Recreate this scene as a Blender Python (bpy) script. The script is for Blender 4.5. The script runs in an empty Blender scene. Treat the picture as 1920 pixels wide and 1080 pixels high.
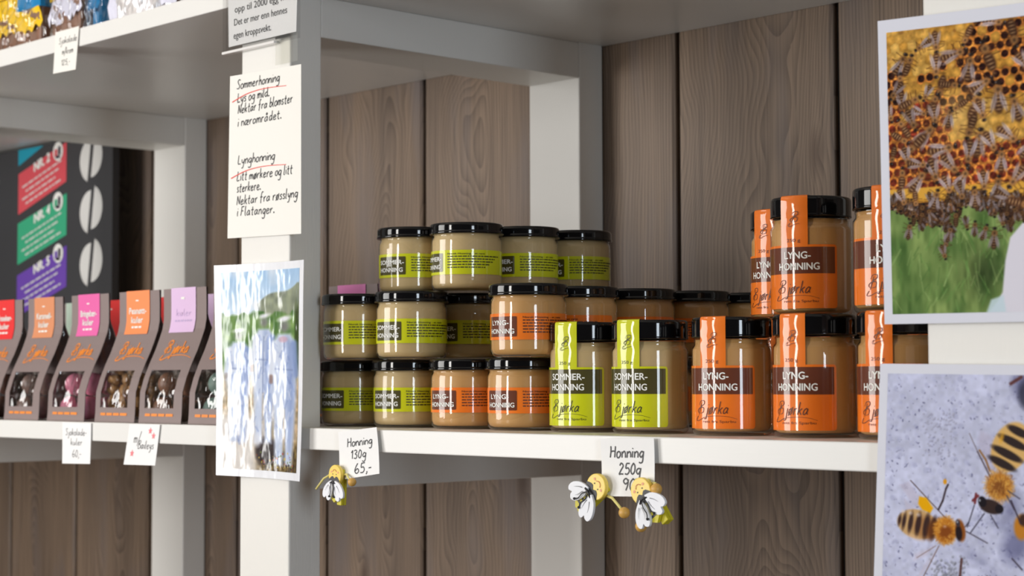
import bpy, math, random
import numpy as np
from mathutils import Matrix, Vector

# ------------------------------------------------------------------ camera, world, light, exposure
SC = bpy.context.scene
COL = SC.collection
random.seed(7)
RNG = np.random.default_rng(11)

cam = bpy.data.cameras.new('camera')
cam_o = bpy.data.objects.new('camera', cam)
COL.objects.link(cam_o)
rot = Matrix(((0.686092, 0.03941, 0.726446), (0.727507, -0.0327, -0.68532), (-0.003253, 0.998688, -0.051106)))
cam_o.matrix_world = Matrix.Translation((0, 0, 1.40)) @ rot.to_4x4()
cam.sensor_width = 36.0
cam.lens = 3459.95 / 1920 * 36
cam.clip_start = 0.05
cam.dof.use_dof = True
cam.dof.focus_distance = 1.60
cam.dof.aperture_fstop = 10.5
SC.camera = cam_o

SC.view_settings.view_transform = 'Standard'
SC.view_settings.look = 'None'
SC.view_settings.gamma = 1.0
SC.view_settings.use_curve_mapping = False
SC.view_settings.exposure = 0.0

world = bpy.data.worlds.new('world')
SC.world = world
world.use_nodes = True
bg = world.node_tree.nodes['Background']
bg.inputs[0].default_value = (1.0, 0.88, 0.76, 1)
bg.inputs[1].default_value = 0.05


def window_light(name, loc, target, sx, sy, power, color):
    l = bpy.data.lights.new(name, 'AREA')
    l.shape = 'RECTANGLE'
    l.size, l.size_y = sx, sy
    l.energy = power
    l.color = color
    o = bpy.data.objects.new(name, l)
    COL.objects.link(o)
    o.location = loc
    d = Vector((target[0], target[1], loc[2])) - Vector(loc)
    o.rotation_euler = d.to_track_quat('-Z', 'Y').to_euler()
    return o


# daylight through the three windows of the shop
window_light('window_light', (-2.72, -0.62, 1.60), (-1.25, 1.25), 0.95, 1.20, 31, (1.0, 0.98, 0.95))
window_light('window_light', (1.75, -0.05, 1.42), (-1.0, 1.2), 0.40, 1.25, 26, (0.80, 0.90, 1.0))
window_light('window_light', (-1.50, -1.30, 1.56), (-1.3, 1.25), 0.28, 1.1, 20, (1.0, 0.97, 0.93))

# ------------------------------------------------------------------ materials


def mat(name, color, rough=0.5, metal=0.0, coat=0.0, spec=0.5, bump=None, sss=0.0):
    m = bpy.data.materials.new(name)
    m.use_nodes = True
    n = m.node_tree.nodes
    b = n['Principled BSDF']
    b.inputs['Base Color'].default_value = (*color, 1)
    b.inputs['Roughness'].default_value = rough
    b.inputs['Metallic'].default_value = metal
    b.inputs['Coat Weight'].default_value = coat
    b.inputs['Coat Roughness'].default_value = 0.04
    b.inputs['Specular IOR Level'].default_value = spec
    if sss:
        b.inputs['Subsurface Weight'].default_value = sss
        b.inputs['Subsurface Radius'].default_value = (0.01, 0.006, 0.003)
        b.inputs['Subsurface Scale'].default_value = 0.3
    if bump:
        add_bump(m, *bump)
    return m


def add_bump(m, scale3, noise_scale, strength, dist=0.001, detail=3.0):
    nt = m.node_tree
    n, k = nt.nodes, nt.links
    tc = n.new('ShaderNodeTexCoord')
    mp = n.new('ShaderNodeMapping')
    mp.inputs['Scale'].default_value = scale3
    tx = n.new('ShaderNodeTexNoise')
    tx.inputs['Scale'].default_value = noise_scale
    tx.inputs['Detail'].default_value = detail
    bp = n.new('ShaderNodeBump')
    bp.inputs['Strength'].default_value = strength
    bp.inputs['Distance'].default_value = dist
    k.new(tc.outputs['Object'], mp.inputs['Vector'])
    k.new(mp.outputs[0], tx.inputs['Vector'])
    k.new(tx.outputs['Fac'], bp.inputs['Height'])
    for s in n:
        if s.type in ('BSDF_PRINCIPLED', 'BSDF_GLOSSY'):
            k.new(bp.outputs[0], s.inputs['Normal'])
    return bp


def mottled(name, c1, c2, scale3, nscale, rough=0.5, coat=0.0, detail=4.0, bump=None):
    m = mat(name, c1, rough, coat=coat)
    nt = m.node_tree
    n, k = nt.nodes, nt.links
    tc = n.new('ShaderNodeTexCoord')
    mp = n.new('ShaderNodeMapping')
    mp.inputs['Scale'].default_value = scale3
    tx = n.new('ShaderNodeTexNoise')
    tx.inputs['Scale'].default_value = nscale
    tx.inputs['Detail'].default_value = detail
    mx = n.new('ShaderNodeMix')
    mx.data_type = 'RGBA'
    mx.inputs[6].default_value = (*c1, 1)
    mx.inputs[7].default_value = (*c2, 1)
    k.new(tc.outputs['Object'], mp.inputs['Vector'])
    k.new(mp.outputs[0], tx.inputs['Vector'])
    k.new(tx.outputs['Fac'], mx.inputs[0])
    k.new(mx.outputs[2], n['Principled BSDF'].inputs['Base Color'])
    if bump:
        add_bump(m, *bump)
    return m


def thin_glass(name, tint=(1, 1, 1), rough=0.02, ior=1.5, bump=None, gain=1.0):
    m = bpy.data.materials.new(name)
    m.use_nodes = True
    nt = m.node_tree
    n, k = nt.nodes, nt.links
    n.clear()
    out = n.new('ShaderNodeOutputMaterial')
    tr = n.new('ShaderNodeBsdfTransparent')
    tr.inputs[0].default_value = (*tint, 1)
    gl = n.new('ShaderNodeBsdfGlossy')
    gl.inputs['Roughness'].default_value = rough
    fr = n.new('ShaderNodeFresnel')
    # seen from inside the pane the index is inverted, so that both faces reflect alike
    geo = n.new('ShaderNodeNewGeometry')
    mi = n.new('ShaderNodeMix')
    mi.inputs[2].default_value = ior
    mi.inputs[3].default_value = 1.0 / ior
    k.new(geo.outputs['Backfacing'], mi.inputs[0])
    k.new(mi.outputs[0], fr.inputs[0])
    fac = fr.outputs[0]
    if gain != 1.0:
        mu = n.new('ShaderNodeMath')
        mu.operation = 'MULTIPLY'
        mu.use_clamp = True
        mu.inputs[1].default_value = gain
        k.new(fac, mu.inputs[0])
        fac = mu.outputs[0]
    mx = n.new('ShaderNodeMixShader')
    k.new(fac, mx.inputs[0])
    k.new(tr.outputs[0], mx.inputs[1])
    k.new(gl.outputs[0], mx.inputs[2])
    k.new(mx.outputs[0], out.inputs[0])
    if bump:
        bp = add_bump(m, *bump)
        k.new(bp.outputs[0], fr.inputs['Normal'])
    return m


def sr(*c):
    a = np.array(c, float) / 255.0
    return tuple(float(v) for v in np.where(a <= 0.04045, a / 12.92, ((a + 0.055) / 1.055) ** 2.4))


PAINT = mat('white_paint', sr(233, 231, 226), 0.42, bump=((60, 60, 6), 9.0, 0.22, 0.0010))
SHELFPAINT = mat('white_shelf_paint', sr(234, 233, 230), 0.34, bump=((6, 60, 60), 6.0, 0.10, 0.0006))
GLASS = thin_glass('jar_glass', (0.97, 0.97, 0.94), 0.015, 1.55, gain=1.15, bump=((1, 1, .25), 90, 0.08, 0.0006))
LID = mat('black_lid', (0.004, 0.004, 0.005), 0.07, spec=0.5)
HONEY_S = mottled('summer_honey', sr(214, 188, 140), sr(198, 170, 124), (1, 1, .15), 60, 0.5)
HONEY_L = mottled('heather_honey', sr(216, 168, 108), sr(198, 148, 90), (1, 1, .15), 60, 0.5)
LIME = mat('lime_label', sr(206, 210, 8), 0.5, coat=1.0, spec=.25)
OLIVE = mat('olive_print', sr(74, 68, 26), 0.55, coat=1.0, spec=.2)
ORANGE = mat('orange_label', sr(243, 122, 24), 0.5, coat=1.0, spec=.25)
BROWN = mat('brown_print', sr(104, 52, 30), 0.55, coat=1.0, spec=.2)
WHITE_INK = mat('white_print', sr(245, 245, 240), 0.4)
OLIVE_INK = mat('dark_olive_ink', sr(52, 50, 14), 0.5)
BROWN_INK = mat('dark_brown_ink', sr(92, 42, 14), 0.5)
PAPER = mat('white_paper', sr(243, 243, 243), 0.6)
CARD = mat('cream_card', sr(240, 238, 232), 0.55)
GLOSSPAPER = mat('photo_paper', sr(226, 228, 240), 0.14)
INK = mat('black_ink', sr(28, 28, 32), 0.5)
REDINK = mat('red_ink', sr(226, 66, 46), 0.5)
SLEEVE = mat('taupe_sleeve', sr(136, 120, 118), 0.55)
ORANGE_INK = mat('orange_foil_ink', sr(238, 140, 50), 0.45)
CELLO = thin_glass('cellophane', (0.98, 0.98, 0.98), 0.06, 1.5, gain=2.4, bump=((1, 1, .35), 38, 0.9, 0.008))
ACRYL = thin_glass('acrylic', (0.96, 0.96, 0.96), 0.03, 1.49)

# wood plank wall


def plank_material():
    m = mat('stained_pine', (0.2, 0.17, 0.14), 0.55)
    nt = m.node_tree
    n, k = nt.nodes, nt.links
    bsdf = n['Principled BSDF']
    uv = n.new('ShaderNodeUVMap')
    uv.uv_map = 'grain'
    sep = n.new('ShaderNodeSeparateXYZ')
    k.new(uv.outputs[0], sep.inputs[0])
    at = n.new('ShaderNodeAttribute')
    at.attribute_name = 'plank'
    sa = n.new('ShaderNodeSeparateColor')
    k.new(at.outputs['Color'], sa.inputs[0])

    def math_(op, a, b=None, c=None):
        x = n.new('ShaderNodeMath')
        x.operation = op
        for i, v in enumerate((a, b, c)):
            if v is None:
                continue
            if isinstance(v, (int, float)):
                x.inputs[i].default_value = v
            else:
                k.new(v, x.inputs[i])
        return x.outputs[0]

    def noise(sx, sy, scale, detail=2.0, rough=.5):
        mp = n.new('ShaderNodeMapping')
        mp.inputs['Scale'].default_value = (sx, sy, 1)
        k.new(uv.outputs[0], mp.inputs[0])
        t = n.new('ShaderNodeTexNoise')
        t.inputs['Scale'].default_value = scale
        t.inputs['Detail'].default_value = detail
        t.inputs['Roughness'].default_value = rough
        k.new(mp.outputs[0], t.inputs['Vector'])
        return t.outputs['Fac'], mp

    u, v = sep.outputs[0], sep.outputs[1]
    # knots: sparse voronoi cells pull the grain around them
    mpv = n.new('ShaderNodeMapping')
    mpv.inputs['Scale'].default_value = (9.0, 3.4, 1)
    k.new(uv.outputs[0], mpv.inputs[0])
    vo = n.new('ShaderNodeTexVoronoi')
    vo.inputs['Scale'].default_value = 1.0
    vo.inputs['Randomness'].default_value = 1.0
    k.new(mpv.outputs[0], vo.inputs['Vector'])
    vsep = n.new('ShaderNodeSeparateColor')
    k.new(vo.outputs['Color'], vsep.inputs[0])
    has = math_('GREATER_THAN', vsep.outputs[0], 0.45)
    kd = math_('ADD', vo.outputs['Distance'], math_('MULTIPLY', math_('SUBTRACT', 1.0, has), 5.0))
    pull = math_('MULTIPLY', math_('POWER', 2.718, math_('MULTIPLY', kd, -9.0)), 0.03)
    wob, _ = noise(3.0, 1.4, 2.2, 2.0)
    wob2, _ = noise(14, 2.2, 1.5, 2.0)
    # growth rings of a log whose axis runs slightly across the board
    uu = math_('ADD', u, math_('MULTIPLY', math_('SUBTRACT', wob2, 0.5), 0.014))
    off = math_('MULTIPLY', math_('SUBTRACT', sa.outputs[0], 0.5), 0.10)
    slope = math_('MULTIPLY', math_('SUBTRACT', sa.outputs[1], 0.5), 0.10)
    tco = n.new('ShaderNodeTexCoord')
    so = n.new('ShaderNodeSeparateXYZ')
    k.new(tco.outputs['Object'], so.inputs[0])
    ax = math_('ADD', off, math_('MULTIPLY', math_('SUBTRACT', so.outputs[2], 1.5), slope))
    ax = math_('ADD', ax, math_('MULTIPLY', math_('SUBTRACT', wob, 0.5), 0.15))
    uu = math_('ADD', uu, math_('MULTIPLY', math_('SUBTRACT', sa.outputs[2], 0.5), 0.10))
    r = math_('SQRT', math_('ADD', math_('MULTIPLY', uu, uu), math_('MULTIPLY', ax, ax)))
    r = math_('ADD', r, pull)
    ring = math_('FRACT', math_('MULTIPLY', r, 235.0))
    # soft saw tooth: slow rise, fast fall
    ring = math_('POWER', ring, 1.6)
    fine, _ = noise(420, 5, 1.0, 3.0, .6)
    broad, _ = noise(16, 1.3, 1.0, 3.0)
    cool, _ = noise(9, 1.8, 1.7, 2.0)
    mx = n.new('ShaderNodeMix')
    mx.data_type = 'RGBA'
    mx.inputs[6].default_value = (*sr(150, 129, 110), 1)
    mx.inputs[7].default_value = (*sr(76, 61, 51), 1)
    f = math_('ADD', math_('MULTIPLY', ring, 0.46), math_('MULTIPLY', math_('SUBTRACT', fine, 0.36), 1.3))
    k.new(math_('MULTIPLY', f, 1.0), mx.inputs[0])
    mx2 = n.new('ShaderNodeMix')
    mx2.data_type = 'RGBA'
    mx2.blend_type = 'MULTIPLY'
    k.new(mx.outputs[2], mx2.inputs[6])
    cr = n.new('ShaderNodeValToRGB')
    cr.color_ramp.elements[0].position = 0.3
    cr.color_ramp.elements[0].color = (0.62, 0.61, 0.62, 1)
    cr.color_ramp.elements[1].position = 0.7
    cr.color_ramp.elements[1].color = (1.08, 1.05, 1.0, 1)
    k.new(broad, cr.inputs[0])
    k.new(cr.outputs[0], mx2.inputs[7])
    mx2.inputs[0].default_value = 0.9
    mx3 = n.new('ShaderNodeMix')
    mx3.data_type = 'RGBA'
    k.new(mx2.outputs[2], mx3.inputs[6])
    mx3.inputs[7].default_value = (*sr(112, 104, 104), 1)
    k.new(math_('MULTIPLY', math_('GREATER_THAN', cool, 0.0), math_('MULTIPLY', math_('MAXIMUM', math_('SUBTRACT', cool, 0.52), 0.0), 3.0)), mx3.inputs[0])
    mx4 = n.new('ShaderNodeMix')
    mx4.data_type = 'RGBA'
    k.new(mx3.outputs[2], mx4.inputs[6])
    mx4.inputs[7].default_value = (*sr(78, 58, 46), 1)
    ks = n.new('ShaderNodeMapRange')
    ks.inputs['From Min'].default_value = 0.13
    ks.inputs['From Max'].default_value = 0.04
    k.new(kd, ks.inputs['Value'])
    k.new(math_('MULTIPLY', ks.outputs[0], 0.85), mx4.inputs[0])
    k.new(mx4.outputs[2], bsdf.inputs['Base Color'])
    bp = n.new('ShaderNodeBump')
    bp.inputs['Strength'].default_value = 0.25
    bp.inputs['Distance'].default_value = 0.0006
    k.new(f, bp.inputs['Height'])
    k.new(bp.outputs[0], bsdf.inputs['Normal'])
    return m


WOOD = plank_material()
GAPMAT = mat('dark_groove', (0.012, 0.010, 0.009), 0.8)

# ------------------------------------------------------------------ mesh builder


class MB:
    def __init__(s):
        s.v, s.f, s.m, s.s = [], [], [], []

    def add(s, vs, fs, mi=0, smooth=False):
        o = len(s.v)
        s.v.extend([tuple(map(float, p)) for p in vs])
        for f in fs:
            s.f.append(tuple(int(i) + o for i in f))
            s.m.append(mi)
            s.s.append(smooth)

    def box(s, a, b, mi=0):
        x0, y0, z0 = a
        x1, y1, z1 = b
        vs = [(x0, y0, z0), (x1, y0, z0), (x1, y1, z0), (x0, y1, z0), (x0, y0, z1), (x1, y0, z1), (x1, y1, z1), (x0, y1, z1)]
        fs = [(0, 3, 2, 1), (4, 5, 6, 7), (0, 1, 5, 4), (1, 2, 6, 5), (2, 3, 7, 6), (3, 0, 4, 7)]
        s.add(vs, fs, mi)

    def lathe(s, prof, seg=48, mi=0, smooth=True, center=(0, 0, 0)):
        cx, cy, cz = center
        vs, fs, rows = [], [], []
        for r, z in prof:
            if r < 1e-7:
                rows.append([len(vs)])
                vs.append((cx, cy, cz + z))
            else:
                rows.append(list(range(len(vs), len(vs) + seg)))
                vs.extend([(cx + r * math.sin(2 * math.pi * i / seg), cy - r * math.cos(2 * math.pi * i / seg), cz + z) for i in range(seg)])
        for a, b in zip(rows, rows[1:]):
            for i in range(seg):
                j = (i + 1) % seg
                if len(a) == 1 and len(b) == 1:
                    continue
                if len(a) == 1:
                    fs.append((a[0], b[j], b[i]))
                elif len(b) == 1:
                    fs.append((a[i], a[j], b[0]))
                else:
                    fs.append((a[i], a[j], b[j], b[i]))
        s.add(vs, fs, mi, smooth)

    def grid(s, pos, nu, nv, mi=0, smooth=True):
        vs = [pos(i / nu, j / nv) for j in range(nv + 1) for i in range(nu + 1)]
        fs = [(j * (nu + 1) + i, j * (nu + 1) + i + 1, (j + 1) * (nu + 1) + i + 1, (j + 1) * (nu + 1) + i) for j in range(nv) for i in range(nu)]
        s.add(vs, fs, mi, smooth)

    def sheet(s, pos, nu, nv, th, mi=0, nrm=(0, -1, 0)):
        # two-sided sheet of thickness th: pos is the front face
        n = Vector(nrm)
        s.grid(pos, nu, nv, mi)
        back = lambda u, v: tuple(Vector(pos(1 - u, v)) - n * th)
        s.grid(back, nu, nv, mi)
        for rim in (lambda t: (t, 0), lambda t: (1, t), lambda t: (1 - t, 1), lambda t: (0, 1 - t)):
            N = max(nu, nv)
            s.grid(lambda a, b, rim=rim: tuple(Vector(pos(*rim(a))) - n * th * (1 - b)), N, 1, mi, False)

    def poly(s, pts, place, d, mi=0):
        vs = [place(x, y, d) for x, y in pts]
        s.add(vs, [tuple(range(len(vs)))], mi)

    def prism(s, pts, y0, y1, mi=0):
        # outline pts (x,z) given counter-clockwise seen from -Y, extruded from y0 (front) to y1 (back)
        k = len(pts)
        vs = [(x, y0, z) for x, z in pts] + [(x, y1, z) for x, z in pts]
        fs = [tuple(range(k)), tuple(range(2 * k - 1, k - 1, -1))]
        fs += [(i, i + k, (i + 1) % k + k, (i + 1) % k) for i in range(k)]
        s.add(vs, fs, mi)

    def tube(s, pts, r, seg=8, mi=0, caps=True):
        pts = [Vector(p) for p in pts]
        rr = r if isinstance(r, (list, tuple)) else [r] * len(pts)
        vs, fs = [], []
        up = Vector((0, 1, 0.01))
        for i, p in enumerate(pts):
            t = (pts[min(i + 1, len(pts) - 1)] - pts[max(i - 1, 0)]).normalized()
            a = t.cross(up).normalized()
            b = t.cross(a)
            for j in range(seg):
                an = 2 * math.pi * j / seg
                vs.append(p + rr[i] * (math.cos(an) * a + math.sin(an) * b))
        for i in range(len(pts) - 1):
            for j in range(seg):
                q = (j + 1) % seg
                fs.append((i * seg + j, i * seg + q, (i + 1) * seg + q, (i + 1) * seg + j))
        if caps:
            fs.append(tuple(range(seg))[::-1])
            fs.append(tuple((len(pts) - 1) * seg + j for j in range(seg)))
        s.add(vs, fs, mi, True)

    def ball(s, c, r, mi=0, nu=16, nv=10, sq=(1, 1, 1), jit=0.0):
        prof = [(math.sin(math.pi * i / nv), -math.cos(math.pi * i / nv)) for i in range(nv + 1)]
        t = MB()
        prof[0] = (0, -1)
        prof[-1] = (0, 1)
        t.lathe(prof, nu)
        vs = [(c[0] + r * sq[0] * x, c[1] + r * sq[1] * y, c[2] + r * sq[2] * z) for x, y, z in t.v]
        if jit:
            vs = [(x + random.uniform(-jit, jit) * r, y + random.uniform(-jit, jit) * r, z + random.uniform(-jit, jit) * r) for x, y, z in vs]
        s.add(vs, t.f, mi, True)

    def ribbon(s, pts, w, place, d, mi=0):
        # flat pen stroke through 2D pts
        n = len(pts)
        if n < 2:
            return
        L, R = [], []
        for i in range(n):
            a, b = pts[max(i - 1, 0)], pts[min(i + 1, n - 1)]
            tx, ty = b[0] - a[0], b[1] - a[1]
            q = math.hypot(tx, ty) or 1e-9
            ww = w(i / (n - 1)) if callable(w) else w
            nx, ny = -ty / q * ww / 2, tx / q * ww / 2
            L.append((pts[i][0] + nx, pts[i][1] + ny))
            R.append((pts[i][0] - nx, pts[i][1] - ny))
        vs = [place(x, y, d) for x, y in L] + [place(x, y, d) for x, y in R]
        fs = [(n + i, n + i + 1, i + 1, i) for i in range(n - 1)]
        s.add(vs, fs, mi)

    def build(s, name, mats, parent=None):
        me = bpy.data.meshes.new(name)
        me.from_pydata(s.v, [], s.f)
        for m in (mats if isinstance(mats, (list, tuple)) else [mats]):
            me.materials.append(m)
        me.polygons.foreach_set('material_index', s.m)
        me.polygons.foreach_set('use_smooth', s.s)
        me.update()
        o = bpy.data.objects.new(name, me)
        COL.objects.link(o)
        if parent:
            o.parent = parent
        return o


def tag(o, label, cat, group=None, kind=None):
    o['label'] = label
    o['category'] = cat
    if group:
        o['group'] = group
    if kind:
        o['kind'] = kind
    return o


def empty(name, loc, rz=0.0):
    o = bpy.data.objects.new(name, None)
    o.empty_display_size = 0.02
    COL.objects.link(o)
    o.location = loc
    o.rotation_euler = (0, 0, rz)
    return o


def copy_tree(o, parent=None):
    c = o.copy()
    COL.objects.link(c)
    if parent:
        c.parent = parent
    for ch in list(o.children):
        copy_tree(ch, c)
    return c


def bevel(o, w, seg=2):
    md = o.modifiers.new('bevel', 'BEVEL')
    md.width = w
    md.segments = seg
    md.limit_method = 'ANGLE'
    return o


# ------------------------------------------------------------------ lettering
_tc = {}


def text_geo(body):
    key = body
    if key in _tc:
        return _tc[key]
    cu = bpy.data.curves.new('lettering', 'FONT')
    cu.body = body
    cu.size = 1.0
    cu.resolution_u = 3
    o = bpy.data.objects.new('lettering', cu)
    COL.objects.link(o)
    dg = bpy.context.evaluated_depsgraph_get()
    me = o.evaluated_get(dg).to_mesh()
    vs = np.array([v.co[:2] for v in me.vertices])
    fs = [tuple(p.vertices) for p in me.polygons]
    o.evaluated_get(dg).to_mesh_clear()
    bpy.data.objects.remove(o)
    bpy.data.curves.remove(cu)
    _tc[key] = (vs, fs)
    return _tc[key]


def text(mb, body, x, y, place, d, mi, w=None, h=None, cap=0.73, bold=0.0, shear=0.0, skew=0.0, center=False):
    # baseline at y, left edge at x; w = total width, h = capital height
    vs, fs = text_geo(body)
    x0, x1 = vs[:, 0].min(), vs[:, 0].max()
    sy = h / cap
    sx = w / (x1 - x0) if w else sy
    if center:
        x = x - sx * (x1 - x0) / 2
    X = x + (vs[:, 0] - x0) * sx + shear * vs[:, 1] * sy
    Y = y + vs[:, 1] * sy + skew * (X - x)
    # heavier strokes: the same letters laid over each other, shifted by a hair
    for q, (ox, oy) in enumerate(((0, 0),) if bold <= 0 else ((-bold, 0), (bold, 0), (0, -bold * .6), (0, bold * .6))):
        mb.add([place(a + ox * sy, b + oy * sy, d + q * 4e-5) for a, b in zip(X, Y)], fs, mi)


# a hand-drawn single-stroke alphabet; baseline 0, x height 1, tall letters about 2
G = {
    'a': [[(.8, .8), (.5, 1), (.1, .6), (.12, .1), (.45, .08), (.8, .6), (.82, .95)], [(.82, .95), (.78, .3), (1, .05)]],
    'b': [[(.1, 2), (.1, 1), (.1, 0)], [(.1, .6), (.5, 1), (.85, .55), (.5, 0), (.12, .1)]],
    'd': [[(.8, .8), (.45, 1), (.05, .5), (.4, 0), (.8, .5)], [(.82, 2), (.8, 1), (.9, 0)]],
    'e': [[(.1, .5), (.5, .55), (.75, .75), (.45, 1), (.08, .6), (.2, .05), (.55, 0), (.85, .2)]],
    'f': [[(.8, 1.9), (.5, 2), (.32, 1.5), (.3, .6), (.25, -.3)], [(0, .95), (.4, 1), (.7, 1)]],
    'g': [[(.8, .8), (.45, 1), (.05, .5), (.4, .05), (.8, .6)], [(.84, 1), (.8, .1), (.7, -.7), (.3, -.9), (.05, -.7)]],
    'h': [[(.1, 2), (.1, 1), (.08, 0)], [(.1, .6), (.5, 1), (.75, .7), (.78, 0)]],
    'i': [[(.1, 1), (.1, .5), (.14, 0)], [(.1, 1.42), (.15, 1.5)]],
    'j': [[(.4, 1), (.4, 0), (.3, -.8), (-.1, -.8)], [(.42, 1.42), (.47, 1.5)]],
    'k': [[(.1, 2), (.1, 1), (.08, 0)], [(.75, 1), (.15, .45)], [(.3, .55), (.8, 0)]],
    'l': [[(.1, 2), (.08, 1), (.1, .15), (.3, .02)]],
    'm': [[(.05, 1), (.06, 0)], [(.06, .6), (.35, 1), (.55, .7), (.55, 0)], [(.55, .6), (.85, 1), (1.08, .7), (1.1, 0)]],
    'n': [[(.05, 1), (.06, 0)], [(.06, .6), (.45, 1), (.72, .7), (.75, 0)]],
    'o': [[(.5, 1), (.1, .75), (.1, .2), (.45, 0), (.8, .35), (.75, .85), (.45, 1)]],
    'p': [[(.1, 1), (.1, 0), (.08, -.85)], [(.1, .65), (.5, 1), (.85, .55), (.5, 0), (.12, .15)]],
    'r': [[(.08, 1), (.1, 0)], [(.1, .55), (.35, .95), (.65, .95)]],
    's': [[(.65, .9), (.35, 1), (.12, .75), (.5, .45), (.6, .15), (.3, 0), (.05, .1)]],
    't': [[(.32, 1.7), (.28, .8), (.35, .05), (.65, .05)], [(0, 1.05), (.4, 1.08), (.68, 1.1)]],
    'u': [[(.08, 1), (.1, .3), (.35, 0), (.7, .5), (.74, 1)], [(.74, 1), (.74, .3), (.9, 0)]],
    'v': [[(.05, 1), (.35, 0), (.7, 1)]],
    'y': [[(.08, 1), (.1, .5), (.35, .2), (.7, .6)], [(.74, 1), (.65, 0), (.45, -.7), (.1, -.8)]],
    'x': [[(.05, 1), (.7, 0)], [(.7, 1), (.05, 0)]],
    'æ': [[(.6, .85), (.3, 1), (.05, .5), (.25, .02), (.6, .4), (.65, .9)], [(.62, .5), (1.0, .6), (1.1, .85), (.85, 1), (.62, .6), (.72, .05), (1.1, .05)]],
    'ø': [[(.5, 1), (.1, .75), (.1, .2), (.45, 0), (.8, .35), (.75, .85), (.45, 1)], [(.05, -.15), (.85, 1.2)]],
    'å': [[(.8, .8), (.5, 1), (.1, .6), (.12, .1), (.45, .08), (.8, .6), (.82, .95)], [(.82, .95), (.78, .3), (1, .05)], [(.5, 1.3), (.35, 1.5), (.55, 1.7), (.7, 1.5), (.5, 1.3)]],
    'B': [[(.2, 1.9), (.15, 1), (.1, 0)], [(.1, 1.8), (.7, 1.95), (.85, 1.5), (.3, 1.05), (.95, .8), (.85, .15), (.05, .02)]],
    'F': [[(.15, 1.9), (.12, 1), (.1, 0)], [(.12, 1.85), (.9, 1.9)], [(.12, 1.0), (.7, 1.05)]],
    'H': [[(.1, 1.9), (.1, 1), (.05, 0)], [(1, 1.9), (.98, 1), (.95, 0)], [(.05, .95), (.6, 1.05), (1.0, 1.0)]],
    'L': [[(.15, 1.9), (.1, 1), (.1, .1), (.5, .05), (.85, .1)]],
    'N': [[(.1, 0), (.12, 1), (.15, 1.8)], [(.15, 1.8), (.5, 1), (.9, .1)], [(.9, .1), (.95, 1), (1.0, 1.9)]],
    'S': [[(.95, 1.7), (.6, 1.95), (.2, 1.6), (.5, 1.1), (.85, .6), (.6, .05), (.05, .2)]],
    '0': [[(.4, 1.8), (.08, 1.2), (.1, .4), (.4, 0), (.72, .5), (.7, 1.4), (.4, 1.8)]],
    '1': [[(.05, 1.3), (.4, 1.8), (.38, 1), (.36, 0)]],
    '2': [[(.1, 1.4), (.4, 1.8), (.72, 1.4), (.4, .7), (.05, .02), (.4, .05), (.85, .08)]],
    '3': [[(.1, 1.7), (.5, 1.8), (.7, 1.4), (.35, 1.0), (.8, .6), (.5, .02), (.05, .1)]],
    '5': [[(.2, 1.75), (.15, 1.0), (.6, 1.05), (.8, .5), (.5, 0), (.05, .1)], [(.2, 1.75), (.8, 1.8)]],
    '6': [[(.6, 1.85), (.2, 1.2), (.08, .5), (.4, 0), (.8, .35), (.6, .85), (.15, .55)]],
    '9': [[(.75, 1.4), (.4, 1.8), (.1, 1.4), (.35, 1.0), (.72, 1.3)], [(.76, 1.7), (.7, .8), (.5, 0)]],
    '.': [[(.08, .02), (.25, .12), (.12, .18), (.08, .02)]],
    ',': [[(.2, .15), (.18, -.15), (.05, -.4)]],
    '-': [[(.05, .7), (.5, .75)]],
    '/': [[(.05, -.6), (.35, .7), (.7, 2.2)]],
}


def smooth_pts(p, k=4):
    if len(p) < 3:
        return p
    out = []
    for i in range(len(p) - 1):
        p0, p1, p2, p3 = p[max(i - 1, 0)], p[i], p[i + 1], p[min(i + 2, len(p) - 1)]
        for j in range(k):
            t = j / k
            out.append(tuple(.5 * (2 * p1[c] + (p2[c] - p0[c]) * t + (2 * p0[c] - 5 * p1[c] + 4 * p2[c] - p3[c]) * t * t + (3 * p1[c] - p0[c] - 3 * p2[c] + p3[c]) * t ** 3) for c in (0, 1)))
    out.append(p[-1])
    return out


def hand(mb, body, x, y, w, xh, place, d, mi, pen=None, slant=0.12, skew=0.0, jit=0.05):
    strokes, cx = [], 0.0
    for ch in body:
        if ch == ' ':
            cx += .6
            continue
        g = G[ch]
        mxw = max(px for st in g for px, _ in st)
        for st in g:
            strokes.append([(cx + px + random.uniform(-jit, jit) * .5, py + random.uniform(-jit, jit)) for px, py in smooth_pts(st)] if 0 else
                           smooth_pts([(cx + px + random.uniform(-jit, jit), py + random.uniform(-jit, jit)) for px, py in st]))
        cx += mxw + .28
    sx = w / max(cx - .28, .1)
    pen = pen or xh * .16
    for st in strokes:
        pts = [(x + px * sx + slant * py * xh, y + py * xh + skew * (px * sx)) for px, py in st]
        mb.ribbon(pts, pen, place, d, mi)


def wordbars(mb, x, y, w, h, place, d, mi, seed=0):
    # a line of print too small to read: a row of word-length dashes
    r = random.Random(seed)
    p = x
    while p < x + w - h:
        l = min(r.uniform(1.2, 5.0) * h, x + w - p)
        mb.poly([(p, y), (p + l, y), (p + l, y + h), (p, y + h)], place, d, mi)
        p += l + h * .7


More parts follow.
